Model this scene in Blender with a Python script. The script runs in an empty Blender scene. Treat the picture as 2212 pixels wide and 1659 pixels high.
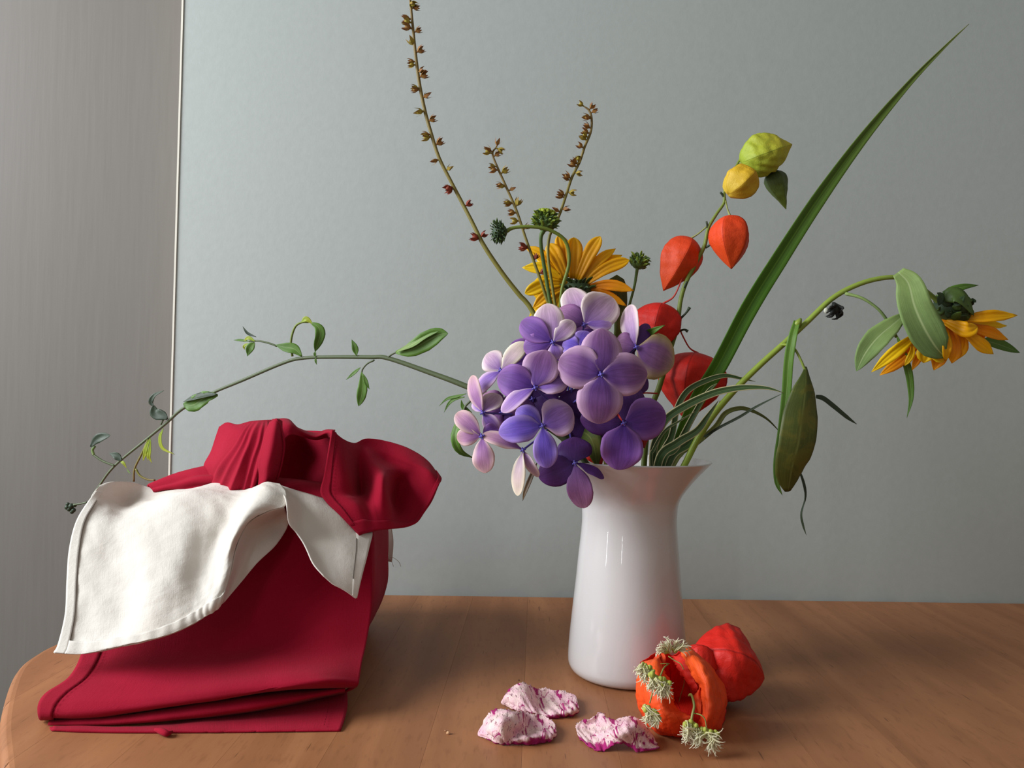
import bpy, bmesh, math, random
import numpy as np
from mathutils import Vector, Matrix

random.seed(7); np.random.seed(7)
SC = bpy.context.scene
COL = SC.collection
W, H, F = 2212.0, 1659.0, 1700.0
TABLE = 0.75
CAMH = 0.2267
ROLL = math.radians(1.2); PITCH = math.radians(1.0)

# ------------------------------------------------------------------ camera, world, lights, exposure
cam_d = bpy.data.cameras.new('camera')
cam_d.sensor_width = 36.0; cam_d.lens = F / W * 36.0; cam_d.clip_start = 0.02
cam = bpy.data.objects.new('camera', cam_d); COL.objects.link(cam)
CAM = Vector((0, 0, TABLE + CAMH))
ROT = Matrix.Rotation(math.pi / 2 + PITCH, 3, 'X') @ Matrix.Rotation(ROLL, 3, 'Z')
cam.matrix_world = Matrix.Translation(CAM) @ ROT.to_4x4()
SC.camera = cam

def srgb(r, g, b):
    return tuple(((c / 255.0) / 12.92 if c / 255.0 <= 0.04045 else ((c / 255.0 + 0.055) / 1.055) ** 2.4) for c in (r, g, b))

world = bpy.data.worlds.new('room_ambience'); SC.world = world; world.use_nodes = True
bg = world.node_tree.nodes['Background']
bg.inputs[0].default_value = (1.0, 0.94, 0.86, 1); bg.inputs[1].default_value = 0.22

def area(name, loc, target, sx, sy, power, col):
    l = bpy.data.lights.new(name, 'AREA'); l.shape = 'RECTANGLE'; l.size = sx; l.size_y = sy
    l.energy = power; l.color = col
    o = bpy.data.objects.new(name, l); COL.objects.link(o)
    o.location = loc
    o.rotation_euler = (Vector(target) - Vector(loc)).to_track_quat('-Z', 'Y').to_euler()
    return o
area('window_daylight', (-1.75, 0.16, 1.72), (0.10, 0.70, 0.92), 0.9, 1.1, 58, (0.90, 0.95, 1.0))
area('window_gap_daylight', (-1.15, -0.10, 1.35), (0.1, 0.66, 0.9), 0.022, 1.2, 2.2, (0.95, 0.97, 1.0))
area('curtain_gap_daylight', (-0.50, -0.72, 1.4), (0.1, 0.66, 0.9), 0.022, 1.2, 1.6, (0.95, 0.97, 1.0))
SC.view_settings.view_transform = 'Standard'
SC.view_settings.look = 'None'
SC.view_settings.exposure = 0.18
SC.view_settings.gamma = 1.0
SC.view_settings.use_curve_mapping = False

# ------------------------------------------------------------------ helpers
def ray(px, py):
    return ROT @ Vector(((px - W / 2) / F, (H / 2 - py) / F, -1.0))
def P(px, py, Y):
    d = ray(px, py); return np.array(CAM + d * (Y / d.y))
def G(px, py, h=0.0):
    d = ray(px, py); return np.array(CAM + d * ((TABLE + h - CAM.z) / d.z))

def crw(a, t):
    """Catmull-Rom through the rows of a (n, ...) at parameters t in 0..1"""
    a = np.asarray(a, float); n = len(a)
    if n == 2:
        t = np.asarray(t); s = t.reshape((-1,) + (1,) * (a.ndim - 1)); return a[0] * (1 - s) + a[1] * s
    e = np.concatenate([[2 * a[0] - a[1]], a, [2 * a[-1] - a[-2]]])
    x = np.clip(np.asarray(t, float) * (n - 1), 0, n - 1 - 1e-9); i = x.astype(int)
    f = (x - i).reshape((-1,) + (1,) * (a.ndim - 1))
    p0, p1, p2, p3 = e[i], e[i + 1], e[i + 2], e[i + 3]
    return 0.5 * (2 * p1 + (p2 - p0) * f + (2 * p0 - 5 * p1 + 4 * p2 - p3) * f ** 2 + (3 * p1 - p0 - 3 * p2 + p3) * f ** 3)

def unit(v):
    return v / (np.linalg.norm(v, axis=-1, keepdims=True) + 1e-12)

def root(name, label, cat, loc, group=None):
    o = bpy.data.objects.new(name, None); COL.objects.link(o); o.location = loc; o.empty_display_size = .01
    o['label'] = label; o['category'] = cat
    if group: o['group'] = group
    return o

def gloc(o):
    v = Vector(o.location)
    while o.parent: o = o.parent; v = v + o.location
    return v

def mesh_obj(name, verts, faces, mat, parent=None, uvs=None, origin=None, smooth=True, thick=0, label=None, kind=None, sub=0, off=0.0):
    verts = np.asarray(verts, float)
    pl = np.array(gloc(parent)) if parent else np.zeros(3)
    if origin is None: origin = pl if parent else np.zeros(3)
    origin = np.asarray(origin, float)
    me = bpy.data.meshes.new(name); me.from_pydata((verts - origin).tolist(), [], faces)
    if smooth: me.polygons.foreach_set('use_smooth', [True] * len(me.polygons))
    if uvs is not None:
        l = me.uv_layers.new(name='UVMap'); uvs = np.asarray(uvs, float)
        idx = np.empty(len(me.loops), dtype=np.int32); me.loops.foreach_get('vertex_index', idx)
        l.data.foreach_set('uv', uvs[idx].ravel())
    me.materials.append(mat); me.update()
    o = bpy.data.objects.new(name, me); COL.objects.link(o)
    o.location = origin - pl
    if parent: o.parent = parent
    if thick:
        m = o.modifiers.new('solid', 'SOLIDIFY'); m.thickness = thick; m.offset = off
    if sub:
        m = o.modifiers.new('sub', 'SUBSURF'); m.levels = sub; m.render_levels = sub
    if label: o['label'] = label
    if kind: o['kind'] = kind
    return o

def grid_faces(nv, nu, wrap=False):
    f = []
    for j in range(nv - 1):
        for i in range(nu if wrap else nu - 1):
            a = j * nu + i; b = j * nu + (i + 1) % nu
            f.append((a, b, b + nu, a + nu))
    return f

def grid_normals(g):
    du = np.gradient(g, axis=1); dv = np.gradient(g, axis=0)
    return unit(np.cross(du, dv))

def surf(name, g, mat, parent, thick=0.0004, wrap=False, uv=None, **k):
    nv, nu = g.shape[:2]
    if uv is None:
        u, v = np.meshgrid(np.linspace(0, 1, nu), np.linspace(0, 1, nv)); uv = np.stack([u, v], -1)
    return mesh_obj(name, g.reshape(-1, 3), grid_faces(nv, nu, wrap), mat, parent, uvs=uv.reshape(-1, 2), thick=thick, **k)

def net(rows, fn=P):
    return np.array([[fn(*p) for p in r] for r in rows])

def dense(N, nv, nu, v0=0, v1=1, u0=0, u1=1):
    a = crw(N, np.linspace(v0, v1, nv))
    return crw(a.transpose(1, 0, 2), np.linspace(u0, u1, nu)).transpose(1, 0, 2)

def fbm(p, scale, seed=0, oct=3):
    """cheap smooth pseudo noise"""
    r = np.random.RandomState(seed); out = 0; amp = 1
    for o in range(oct):
        for _ in range(4):
            k = r.normal(size=3) * scale * 2 ** o; ph = r.uniform(0, 6.28)
            out = out + amp * np.sin(p @ k + ph) / 4
        amp *= .5
    return out

def tube_geo(pts, rad, n=24, seg=8, closed_end=True):
    c = crw(pts, np.linspace(0, 1, n)); r = crw(np.asarray(rad, float).reshape(-1, 1), np.linspace(0, 1, n))[:, 0] if np.ndim(rad) else np.full(n, rad)
    T = unit(np.gradient(c, axis=0)); ref = np.array([0.3, -.9, .3]); V = []
    side = unit(np.cross(T[0], ref))
    for i in range(n):
        side = unit(side - T[i] * (side @ T[i])); up = np.cross(T[i], side)
        a = np.arange(seg) * 2 * math.pi / seg
        V.append(c[i] + r[i] * (np.cos(a)[:, None] * side + np.sin(a)[:, None] * up))
    V = np.array(V); f = grid_faces(n, seg, True)
    f.append(tuple(range(seg))[::-1]); f.append(tuple((n - 1) * seg + k for k in range(seg)))
    u, v = np.meshgrid(np.linspace(0, 1, seg), np.linspace(0, 1, n))
    return V.reshape(-1, 3), f, np.stack([u, v], -1).reshape(-1, 2)

def tube(name, pts, rad, mat, parent, n=24, seg=8, **k):
    v, f, uv = tube_geo(pts, rad, n, seg)
    return mesh_obj(name, v, f, mat, parent, uvs=uv, **k)

def join_geo(parts):
    V, Fc, U = [], [], []; o = 0
    for v, f, u in parts:
        V.append(v); U.append(u); Fc += [tuple(i + o for i in q) for q in f]; o += len(v)
    return np.concatenate(V), Fc, np.concatenate(U)

def ell_geo(c, r, nu=16, nv=10, axis=None):
    c = np.asarray(c, float); u = np.arange(nu) * 2 * math.pi / nu; v = np.linspace(0, math.pi, nv)
    if np.ndim(r) == 0: r = (r, r, r)
    pts = np.stack([np.outer(np.sin(v), np.cos(u)) * r[0], np.outer(np.sin(v), np.sin(u)) * r[1], np.outer(np.cos(v), np.ones(nu)) * r[2]], -1)
    if axis is not None:
        z = unit(np.asarray(axis, float)); x = unit(np.cross([0.1, 1, .2], z)); y = np.cross(z, x)
        pts = pts[..., :1] * x + pts[..., 1:2] * y + pts[..., 2:] * z
    uv = np.stack(np.meshgrid(np.linspace(0, 1, nu), np.linspace(0, 1, nv)), -1)
    return (c + pts).reshape(-1, 3), grid_faces(nv, nu, True), uv.reshape(-1, 2)

PROF = {
 'round': [(0, .10), (.1, .22), (.25, .55), (.42, .86), (.58, 1.0), (.74, .97), (.86, .8), (.94, .56), (.985, .28), (1, .04)],
 'broad': [(0, .12), (.1, .34), (.25, .75), (.42, .97), (.6, 1.0), (.76, .9), (.88, .66), (.95, .42), (.985, .22), (1, .03)],
 'oval': [(0, .14), (.15, .5), (.3, .8), (.5, 1.0), (.7, .88), (.85, .58), (.95, .25), (1, .02)],
 'rayp': [(0, .4), (.2, .68), (.45, .97), (.62, 1.0), (.78, .78), (.9, .4), (.96, .2), (1, .02)],
 'limp': [(0, .05), (.08, .25), (.2, .62), (.38, .92), (.55, 1.0), (.72, .97), (.86, .78), (.94, .5), (1, .16)],
 'wide': [(0, .35), (.12, .55), (.3, .8), (.5, .97), (.65, 1.0), (.8, .8), (.92, .38), (1, .02)],
 'ray': [(0, .45), (.2, .7), (.5, .95), (.7, 1.0), (.85, .82), (.94, .5), (1, .08)],
 'lance': [(0, .12), (.12, .45), (.3, .9), (.45, 1.0), (.65, .82), (.82, .45), (.93, .18), (1, .01)],
 'strap': [(0, .7), (.2, 1), (.5, 1), (.75, .8), (.92, .35), (1, .02)],
 'ovate': [(0, .06), (.06, .3), (.15, .75), (.3, 1.0), (.5, .92), (.7, .68), (.85, .4), (.95, .15), (1, .01)],
}
def ribbon_geo(ctrl, w, N, prof='oval', nv=14, nu=7, fold=0.0, curl=0.0, wav=0.0, freq=9, seed=0, twist=0.0, groove=0.0):
    pr = np.array(PROF[prof]); t = np.linspace(0, 1, nv) if prof in ('strap', 'lance') else np.sin(np.linspace(0, 1, nv) * math.pi / 2)
    if prof in ('lance', 'strap', 'ovate', 'limp', 'wide', 'rayp'): t = np.linspace(0, 1, nv)
    c = crw(ctrl, t); wd = np.interp(t, pr[:, 0], pr[:, 1]) * w
    T = unit(np.gradient(c, axis=0)); N = np.asarray(N, float)
    Nn = crw(N, t) if N.ndim == 2 else np.repeat(N[None], nv, 0)
    S = unit(np.cross(T, Nn)); M = unit(np.cross(S, T))
    if twist:
        a = (twist * t)[:, None]; S, M = S * np.cos(a) + M * np.sin(a), M * np.cos(a) - S * np.sin(a)
    s = np.linspace(-1, 1, nu); r = np.random.RandomState(seed); ph = r.uniform(0, 6.28, 2)
    g = c[:, None] + S[:, None] * (s[None, :, None] * wd[:, None, None])
    off = fold * np.abs(s)[None] * wd[:, None] + curl * (s ** 2)[None] * wd[:, None] + groove * np.cos(3 * math.pi * s)[None] * wd[:, None]
    off = off + wav * w * (s ** 2)[None] * np.sin(freq * t[:, None] + ph[0] + (s > 0)[None] * ph[1]) * np.sin(math.pi * np.clip(t, .02, .98))[:, None]
    return g + M[:, None] * off[..., None]

def leaf(name, ctrl, w, N, mat, parent, thick=.0003, label=None, **k):
    return surf(name, ribbon_geo(ctrl, w, N, **k), mat, parent, thick=thick, label=label)

def pxw(w, Y): return w * .5 * Y / F

# ------------------------------------------------------------------ materials
def nodes_of(name):
    m = bpy.data.materials.new(name); m.use_nodes = True; nt = m.node_tree
    return m, nt, nt.nodes['Principled BSDF'], nt.nodes['Material Output']

def nd(nt, t, **kw):
    n = nt.nodes.new(t)
    for k, v in kw.items():
        if k.startswith('i_'): n.inputs[k[2:].replace('_', ' ')].default_value = v
        else: setattr(n, k, v)
    return n

def ramp(nt, fac, stops):
    r = nd(nt, 'ShaderNodeValToRGB'); e = r.color_ramp.elements
    while len(e) < len(stops): e.new(.5)
    for el, (p, c) in zip(e, stops): el.position = p; el.color = (*c, 1) if len(c) == 3 else c
    if fac is not None: nt.links.new(fac, r.inputs[0])
    return r

def mixc(nt, fac, a, b, mode='MIX'):
    m = nd(nt, 'ShaderNodeMix', data_type='RGBA', blend_type=mode)
    for s, v in ((0, fac), (6, a), (7, b)):
        if hasattr(v, 'is_linked'): nt.links.new(v, m.inputs[s])
        else: m.inputs[s].default_value = v if s == 0 else ((*v, 1) if len(v) == 3 else v)
    return m.outputs[2]

def math_(nt, op, a, b=None):
    m = nd(nt, 'ShaderNodeMath', operation=op)
    for s, v in ((0, a), (1, b)):
        if v is None: continue
        if hasattr(v, 'is_linked'): nt.links.new(v, m.inputs[s])
        else: m.inputs[s].default_value = v
    return m.outputs[0]

def noise(nt, scale, coord='Object', vec=(1, 1, 1), detail=4, rough=.55, dist=0.0):
    tc = nd(nt, 'ShaderNodeTexCoord'); mp = nd(nt, 'ShaderNodeMapping'); mp.inputs['Scale'].default_value = vec
    nt.links.new(tc.outputs[coord], mp.inputs[0])
    n = nd(nt, 'ShaderNodeTexNoise'); n.inputs['Scale'].default_value = scale; n.inputs['Detail'].default_value = detail
    n.inputs['Roughness'].default_value = rough; n.inputs['Distortion'].default_value = dist
    nt.links.new(mp.outputs[0], n.inputs['Vector']); return n.outputs['Fac']

def bump(nt, bs, h, strength=.3, dist=.001):
    b = nd(nt, 'ShaderNodeBump'); b.inputs['Strength'].default_value = strength; b.inputs['Distance'].default_value = dist
    nt.links.new(h, b.inputs['Height'])
    old = bs.inputs['Normal'].links
    if old: nt.links.new(old[0].from_socket, b.inputs['Normal'])
    nt.links.new(b.outputs[0], bs.inputs['Normal'])

def translucent(nt, bs, out, col, amt):
    t = nd(nt, 'ShaderNodeBsdfTranslucent'); m = nd(nt, 'ShaderNodeMixShader'); m.inputs[0].default_value = amt
    if hasattr(col, 'is_linked'): nt.links.new(col, t.inputs[0])
    else: t.inputs[0].default_value = (*col, 1)
    nt.links.new(bs.outputs[0], m.inputs[1]); nt.links.new(t.outputs[0], m.inputs[2]); nt.links.new(m.outputs[0], out.inputs[0])

def plant(name, a, b, c=None, streak=.35, rough=.5, tr=.2, edge=None, edgew=.85, n=40, mid=None, dark=.6, spots=None, spec=.4, crinkle=0.0):
    """colour runs a (base) -> b (tip) along V; long veins along V; optional edge and midrib colours"""
    m, nt, bs, out = nodes_of(name)
    tc = nd(nt, 'ShaderNodeTexCoord'); sp = nd(nt, 'ShaderNodeSeparateXYZ'); nt.links.new(tc.outputs['UV'], sp.inputs[0])
    stops = [(0, a), (1, b)] if c is None else [(0, a), (.5, b), (1, c)]
    base = ramp(nt, sp.outputs[1], stops).outputs[0]
    st = noise(nt, 1, 'UV', (n, 2.2, 1), 3, .6, .4)
    msk = ramp(nt, st, [(.42, (0, 0, 0)), (.62, (1, 1, 1))]).outputs[0]
    dk = mixc(nt, 1.0, base, (dark,) * 3, 'MULTIPLY')
    base = mixc(nt, math_(nt, 'MULTIPLY', msk, streak), base, dk)
    blot = noise(nt, 160, 'Object', detail=3)
    base = mixc(nt, math_(nt, 'MULTIPLY', ramp(nt, blot, [(.4, (0, 0, 0)), (.7, (1, 1, 1))]).outputs[0], .25), base, dk)
    au = math_(nt, 'ABSOLUTE', math_(nt, 'SUBTRACT', math_(nt, 'MULTIPLY', sp.outputs[0], 2.0), 1.0))
    if edge: base = mixc(nt, ramp(nt, au, [((edgew - .06) if edgew < .86 else .45, (0, 0, 0)), (min(edgew + .06, 1), (1, 1, 1))]).outputs[0], base, edge)
    if mid: base = mixc(nt, ramp(nt, au, [(.02, (1, 1, 1)), (.09, (0, 0, 0))]).outputs[0], base, mid)
    if spots:
        sn = noise(nt, 45, 'Object', detail=4, dist=1)
        base = mixc(nt, ramp(nt, sn, [(.5, (0, 0, 0)), (.62, (1, 1, 1))]).outputs[0], base, spots)
    nt.links.new(base, bs.inputs['Base Color'])
    bs.inputs['Roughness'].default_value = rough; bs.inputs['Specular IOR Level'].default_value = spec
    bump(nt, bs, st, .35, .0004)
    if crinkle: bump(nt, bs, noise(nt, 220, 'Object', detail=5), crinkle, .001)
    if tr: translucent(nt, bs, out, base, tr)
    return m

def cloth(name, c, c2, weave=.3, crumple=.4, cs=35, tr=.08):
    m, nt, bs, out = nodes_of(name)
    big = noise(nt, 14, 'Object', detail=3); fine = noise(nt, 900, 'Object', (1, 1, 1.5), 2)
    thx = noise(nt, 1, 'UV', (420, 14, 1), 2); thy = noise(nt, 1, 'UV', (14, 420, 1), 2)
    th = math_(nt, 'ADD', thx, thy)
    col = mixc(nt, ramp(nt, big, [(.3, (0, 0, 0)), (.7, (1, 1, 1))]).outputs[0], c, c2)
    col = mixc(nt, math_(nt, 'MULTIPLY', ramp(nt, th, [(.7, (0, 0, 0)), (1.2, (1, 1, 1))]).outputs[0], .12), col, c2)
    nt.links.new(col, bs.inputs['Base Color'])
    bs.inputs['Roughness'].default_value = .85; bs.inputs['Specular IOR Level'].default_value = .15
    bs.inputs['Sheen Weight'].default_value = .03; bs.inputs['Sheen Roughness'].default_value = .5
    bump(nt, bs, noise(nt, cs, 'Object', detail=5, rough=.55, dist=.15), crumple, .004)
    bump(nt, bs, th, weave, .0004); bump(nt, bs, fine, weave, .0003)
    if tr: translucent(nt, bs, out, col, tr)
    return m

def plain(name, c, rough=.6, spec=.4, var=.15, scale=60, bmp=.1, coat=0):
    m, nt, bs, out = nodes_of(name)
    n = noise(nt, scale, 'Object')
    col = mixc(nt, math_(nt, 'MULTIPLY', n, var * 2), c, tuple(x * .6 for x in c))
    nt.links.new(col, bs.inputs['Base Color']); bs.inputs['Roughness'].default_value = rough
    bs.inputs['Specular IOR Level'].default_value = spec; bs.inputs['Coat Weight'].default_value = coat
    bs.inputs['Coat Roughness'].default_value = .06
    if bmp: bump(nt, bs, n, bmp, .0006)
    return m

def wall_mat(name, c, c2, vec, scale, bs_=.2, dist=.0006, rough=.6):
    m, nt, bs, out = nodes_of(name)
    n = noise(nt, scale, 'Object', vec, 6, .6); big = noise(nt, 2.2, 'Object', (1, 1, 1), 3)
    col = mixc(nt, ramp(nt, n, [(.3, (0, 0, 0)), (.7, (1, 1, 1))]).outputs[0], c, c2)
    col = mixc(nt, math_(nt, 'MULTIPLY', big, .10), col, tuple(x * .8 for x in c))
    nt.links.new(col, bs.inputs['Base Color']); bs.inputs['Roughness'].default_value = rough
    bump(nt, bs, n, bs_, dist); return m

def wood_mat(name, shift):
    m, nt, bs, out = nodes_of(name)
    tc = nd(nt, 'ShaderNodeTexCoord'); mp = nd(nt, 'ShaderNodeMapping')
    mp.inputs['Scale'].default_value = (28, 2.0, 28); mp.inputs['Location'].default_value = (shift * 3.1, shift * 1.7, 0)
    nt.links.new(tc.outputs['Object'], mp.inputs[0])
    n1 = nd(nt, 'ShaderNodeTexNoise'); n1.inputs['Scale'].default_value = 1.2; n1.inputs['Detail'].default_value = 6; n1.inputs['Distortion'].default_value = .5
    nt.links.new(mp.outputs[0], n1.inputs['Vector'])
    fine = noise(nt, 1, 'Object', (900, 45, 900), 3); flk = noise(nt, 1, 'Object', (260, 60, 260), 2)
    k = 1 + .05 * math.sin(shift * 5.3)
    a = tuple(x * k for x in srgb(170, 116, 77)); b = tuple(x * k for x in srgb(151, 100, 65)); d = tuple(x * k for x in srgb(118, 75, 48))
    col = ramp(nt, n1.outputs['Fac'], [(.25, a), (.55, b), (.8, tuple((x + y) / 2 for x, y in zip(b, d)))]).outputs[0]
    col = mixc(nt, math_(nt, 'MULTIPLY', ramp(nt, flk, [(.55, (0, 0, 0)), (.72, (1, 1, 1))]).outputs[0], .35), col, d)
    blot = noise(nt, 9, 'Object', (1.6, .7, 1), 4)
    col = mixc(nt, math_(nt, 'MULTIPLY', ramp(nt, blot, [(.45, (0, 0, 0)), (.75, (1, 1, 1))]).outputs[0], .35), col, d)
    chk = noise(nt, 1, 'Object', (420, 26, 420), 2)
    col = mixc(nt, math_(nt, 'MULTIPLY', ramp(nt, chk, [(.70, (0, 0, 0)), (.74, (1, 1, 1))]).outputs[0], .6), col, tuple(x * .35 for x in d))
    nt.links.new(col, bs.inputs['Base Color']); bs.inputs['Roughness'].default_value = .5; bs.inputs['Specular IOR Level'].default_value = .25
    bump(nt, bs, fine, .12, .0003); return m

# ------------------------------------------------------------------ setting
def setting(name, verts, faces, mat, smooth=False):
    o = mesh_obj(name, verts, faces, mat, smooth=smooth); o['kind'] = 'structure'; return o
def box_geo(x0, x1, y0, y1, z0, z1):
    v = [(x, y, z) for z in (z0, z1) for y in (y0, y1) for x in (x0, x1)]
    f = [(0, 2, 3, 1), (4, 5, 7, 6), (0, 1, 5, 4), (2, 6, 7, 3), (0, 4, 6, 2), (1, 3, 7, 5)]
    return np.array(v, float), f
wa = G(850, 1281); wb = G(2212, 1301)
wdir = unit((wb - wa)[:2]); wnor = np.array([-wdir[1], wdir[0]])
EDGE_X = P(379, 900, .915)[0]
def wy(x, off=0.0): return wa[1] + .006 + (x - wa[0]) * wdir[1] / wdir[0] + off
def wall_prism(x0, x1, off0, off1, z0, z1, lean=0.0):
    v = []
    for z in (z0, z1):
        for off in (off0, off1):
            for x in (x0, x1):
                xx = x + (lean * (z - TABLE - .2) if x == x0 else 0)
                v.append((xx, wy(xx, off), z))
    return np.array(v), box_geo(0, 1, 0, 1, 0, 1)[1]
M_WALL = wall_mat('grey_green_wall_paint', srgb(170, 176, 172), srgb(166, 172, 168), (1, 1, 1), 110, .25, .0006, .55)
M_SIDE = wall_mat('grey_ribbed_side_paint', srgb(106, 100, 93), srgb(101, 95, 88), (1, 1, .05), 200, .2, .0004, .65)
M_EDGE = plain('cream_board_edge', srgb(226, 220, 206), .45, .4, .1)
M_FLOOR = plain('dark_floor', srgb(95, 85, 75), .7, .3)
ex = EDGE_X
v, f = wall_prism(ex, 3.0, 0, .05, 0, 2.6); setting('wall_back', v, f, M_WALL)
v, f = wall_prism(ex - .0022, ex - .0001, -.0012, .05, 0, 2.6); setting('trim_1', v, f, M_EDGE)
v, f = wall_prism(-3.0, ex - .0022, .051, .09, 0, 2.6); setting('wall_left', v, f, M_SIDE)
v, f = box_geo(-3, 3, -1.6, 1.2, -.02, 0); setting('floor', v, f, M_FLOOR)

# ------------------------------------------------------------------ table
tb = root('wooden_table', 'light brown wooden table with rounded left end against the grey wall', 'table', (0.2, .6, 0))
gl = [G(0, 1545), G(30, 1450), G(75, 1410), G(130, 1383)]
outl = [(-.20, .33), (G(2, 1659)[0], G(2, 1659)[1])] + [(p[0], p[1]) for p in gl] + [(-.398, .75), (-.375, .81), (-.33, .86), (-.27, wy(-.27) - .010)]
outl = crw(np.array(outl), np.linspace(0, 1, 60))
outl = [tuple(p) for p in outl] + [(1.05, wy(1.05) - .004), (1.05, .24), (.35, .24), (0, .25)]
bm = bmesh.new(); vs = [bm.verts.new((x, y, TABLE)) for x, y in outl]; fc = bm.faces.new(vs)
if fc.normal.z < 0: fc.normal_flip()
bm.normal_update()
ex_ = bmesh.ops.extrude_face_region(bm, geom=[fc]); low = [e for e in ex_['geom'] if isinstance(e, bmesh.types.BMVert)]
for vtx in low: vtx.co.z -= .024
bmesh.ops.recalc_face_normals(bm, faces=bm.faces)
top = [e for e in bm.edges if (abs(e.verts[0].co.z - e.verts[1].co.z) < 1e-5)]
bmesh.ops.bevel(bm, geom=top, offset=.007, segments=4, profile=.5, affect='EDGES')
full = bpy.data.meshes.new('slab'); bm.to_mesh(full); bm.free()
cuts = list(np.arange(-.42, 1.06, .062)) + [1.07]; tilt = -.03
for k in range(len(cuts) - 1):
    b = bmesh.new(); b.from_mesh(full)
    for xx, sgn in ((cuts[k] + .00006, -1), (cuts[k + 1] - .00006, 1)):
        nrm = Vector((sgn, sgn * tilt, 0)).normalized()
        geo = b.verts[:] + b.edges[:] + b.faces[:]
        r = bmesh.ops.bisect_plane(b, geom=geo, plane_co=(xx, .6, 0), plane_no=nrm, clear_outer=True)
        ed = [e for e in r['geom_cut'] if isinstance(e, bmesh.types.BMEdge)]
        if ed: bmesh.ops.contextual_create(b, geom=ed)
    if not b.verts: b.free(); continue
    me = bpy.data.meshes.new('stave'); b.to_mesh(me); b.free()
    me.materials.append(wood_mat('oiled_wood', k * 1.37))
    o = bpy.data.objects.new('stave', me); COL.objects.link(o); o.parent = tb; me.transform(Matrix.Translation((-.2, -.6, 0)))
    for p in me.polygons: p.use_smooth = abs(p.normal.z) < .97 and abs(p.normal.z) > .02
M_WOOD0 = wood_mat('table_leg_wood', 2.2)
for lx, ly in ((-.22, .42), (-.22, .80), (.97, .32), (.97, .84)):
    v, f = box_geo(lx - .025, lx + .025, ly - .025, ly + .025, 0, TABLE - .0242); mesh_obj('leg', v, f, M_WOOD0, tb, smooth=False)

# crack marks and crumbs lie on the table
M_CRUMB = plain('bread_crumb', srgb(205, 160, 120), .8)
for i, (x, y, r) in enumerate(((968, 1583, .0016), (1121, 1469, .0006), (962, 1578, .0006))):
    g = ell_geo(G(x, y, r * .6), (r, r * .8, r * .6), 8, 6)
    v = g[0] + (np.random.rand(*g[0].shape) - .5) * r * .4; v[:, 2] = np.maximum(v[:, 2], TABLE + .00005)
    o = mesh_obj('crumb', v, g[1], M_CRUMB if i != 1 else plain('dark_speck', srgb(50, 35, 25)), origin=G(x, y))
    o['label'] = ('pale orange crumb on the bare table left of the marbled petals', 'tiny dark speck on the table behind the marbled petals', 'tiniest pale crumb just behind the orange crumb')[i]
    o['category'] = 'crumb'

# ------------------------------------------------------------------ vase
vb = G(1353, 1453); VX, VY = vb[0], vb[1]
vase = root('porcelain_vase', 'tall white porcelain vase with flared rim holding the flowers', 'vase', (VX, VY, TABLE))
k = VY / F
prof = [(0, .0), (.034, 0), (.041, .0006), (.0455, .003), (.048, .007), (.0487, .012), (.0484, .022), (.0474, .036), (.0455, .056), (.0435, .076),
        (.0418, .096), (.0402, .112), (.0393, .124), (.0394, .133), (.0402, .141), (.0430, .148), (.0485, .156), (.0545, .1635), (.0610, .1705), (.0655, .1753), (.0668, .1764)]
inner = [(.0660, .1772), (.0640, .1766), (.0590, .1712), (.0525, .1640), (.0465, .1565), (.0415, .1480), (.0380, .1390), (.0365, .128), (.0375, .110), (.040, .085), (.0425, .06), (.0445, .03), (.043, .008), (.03, .0045), (0, .004)]
pp = np.array(prof + inner); pz = np.linspace(0, 1, 120)
cp = np.concatenate([crw(pp[:len(prof)], np.linspace(0, 1, 90)), crw(pp[len(prof):], np.linspace(0, 1, 60))])
cp[:, 0] = np.maximum(cp[:, 0], 1e-5); cp[:, 1] = np.maximum(cp[:, 1], 0)
a = np.arange(72) * 2 * math.pi / 72
g = np.stack([VX + np.outer(cp[:, 0], np.cos(a)), VY + np.outer(cp[:, 0], np.sin(a)), TABLE + .0002 + np.repeat(cp[:, 1:2], 72, 1)], -1)
m, nt, bs, out = nodes_of('glazed_white_porcelain')
bs.inputs['Base Color'].default_value = (*srgb(196, 192, 190), 1); bs.inputs['Roughness'].default_value = .3
bs.inputs['Coat Weight'].default_value = .8; bs.inputs['Coat Roughness'].default_value = .03; bs.inputs['Specular IOR Level'].default_value = .5
bs.inputs['Subsurface Weight'].default_value = .12; bs.inputs['Subsurface Radius'].default_value = (.01, .008, .006); bs.inputs['Subsurface Scale'].default_value = .5
M_VASE = m
mesh_obj('vase_body', g.reshape(-1, 3), grid_faces(len(cp), 72, True), M_VASE, vase)

def V(dx, dy, h): return np.array([VX + dx, VY + dy, TABLE + h])

# ------------------------------------------------------------------ cloth bundle
RED = cloth('crimson_cotton', srgb(154, 6, 40), srgb(140, 4, 34), .35, .16, 45, .0)
REDT = plain('dark_red_thread', srgb(105, 8, 28), .9, .1)
bo = G(440, 1540)
bundle = root('cloth_bundle', 'crimson cotton cloth tied round a box with a knot on top', 'bundle', (bo[0], .66, TABLE))

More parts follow.
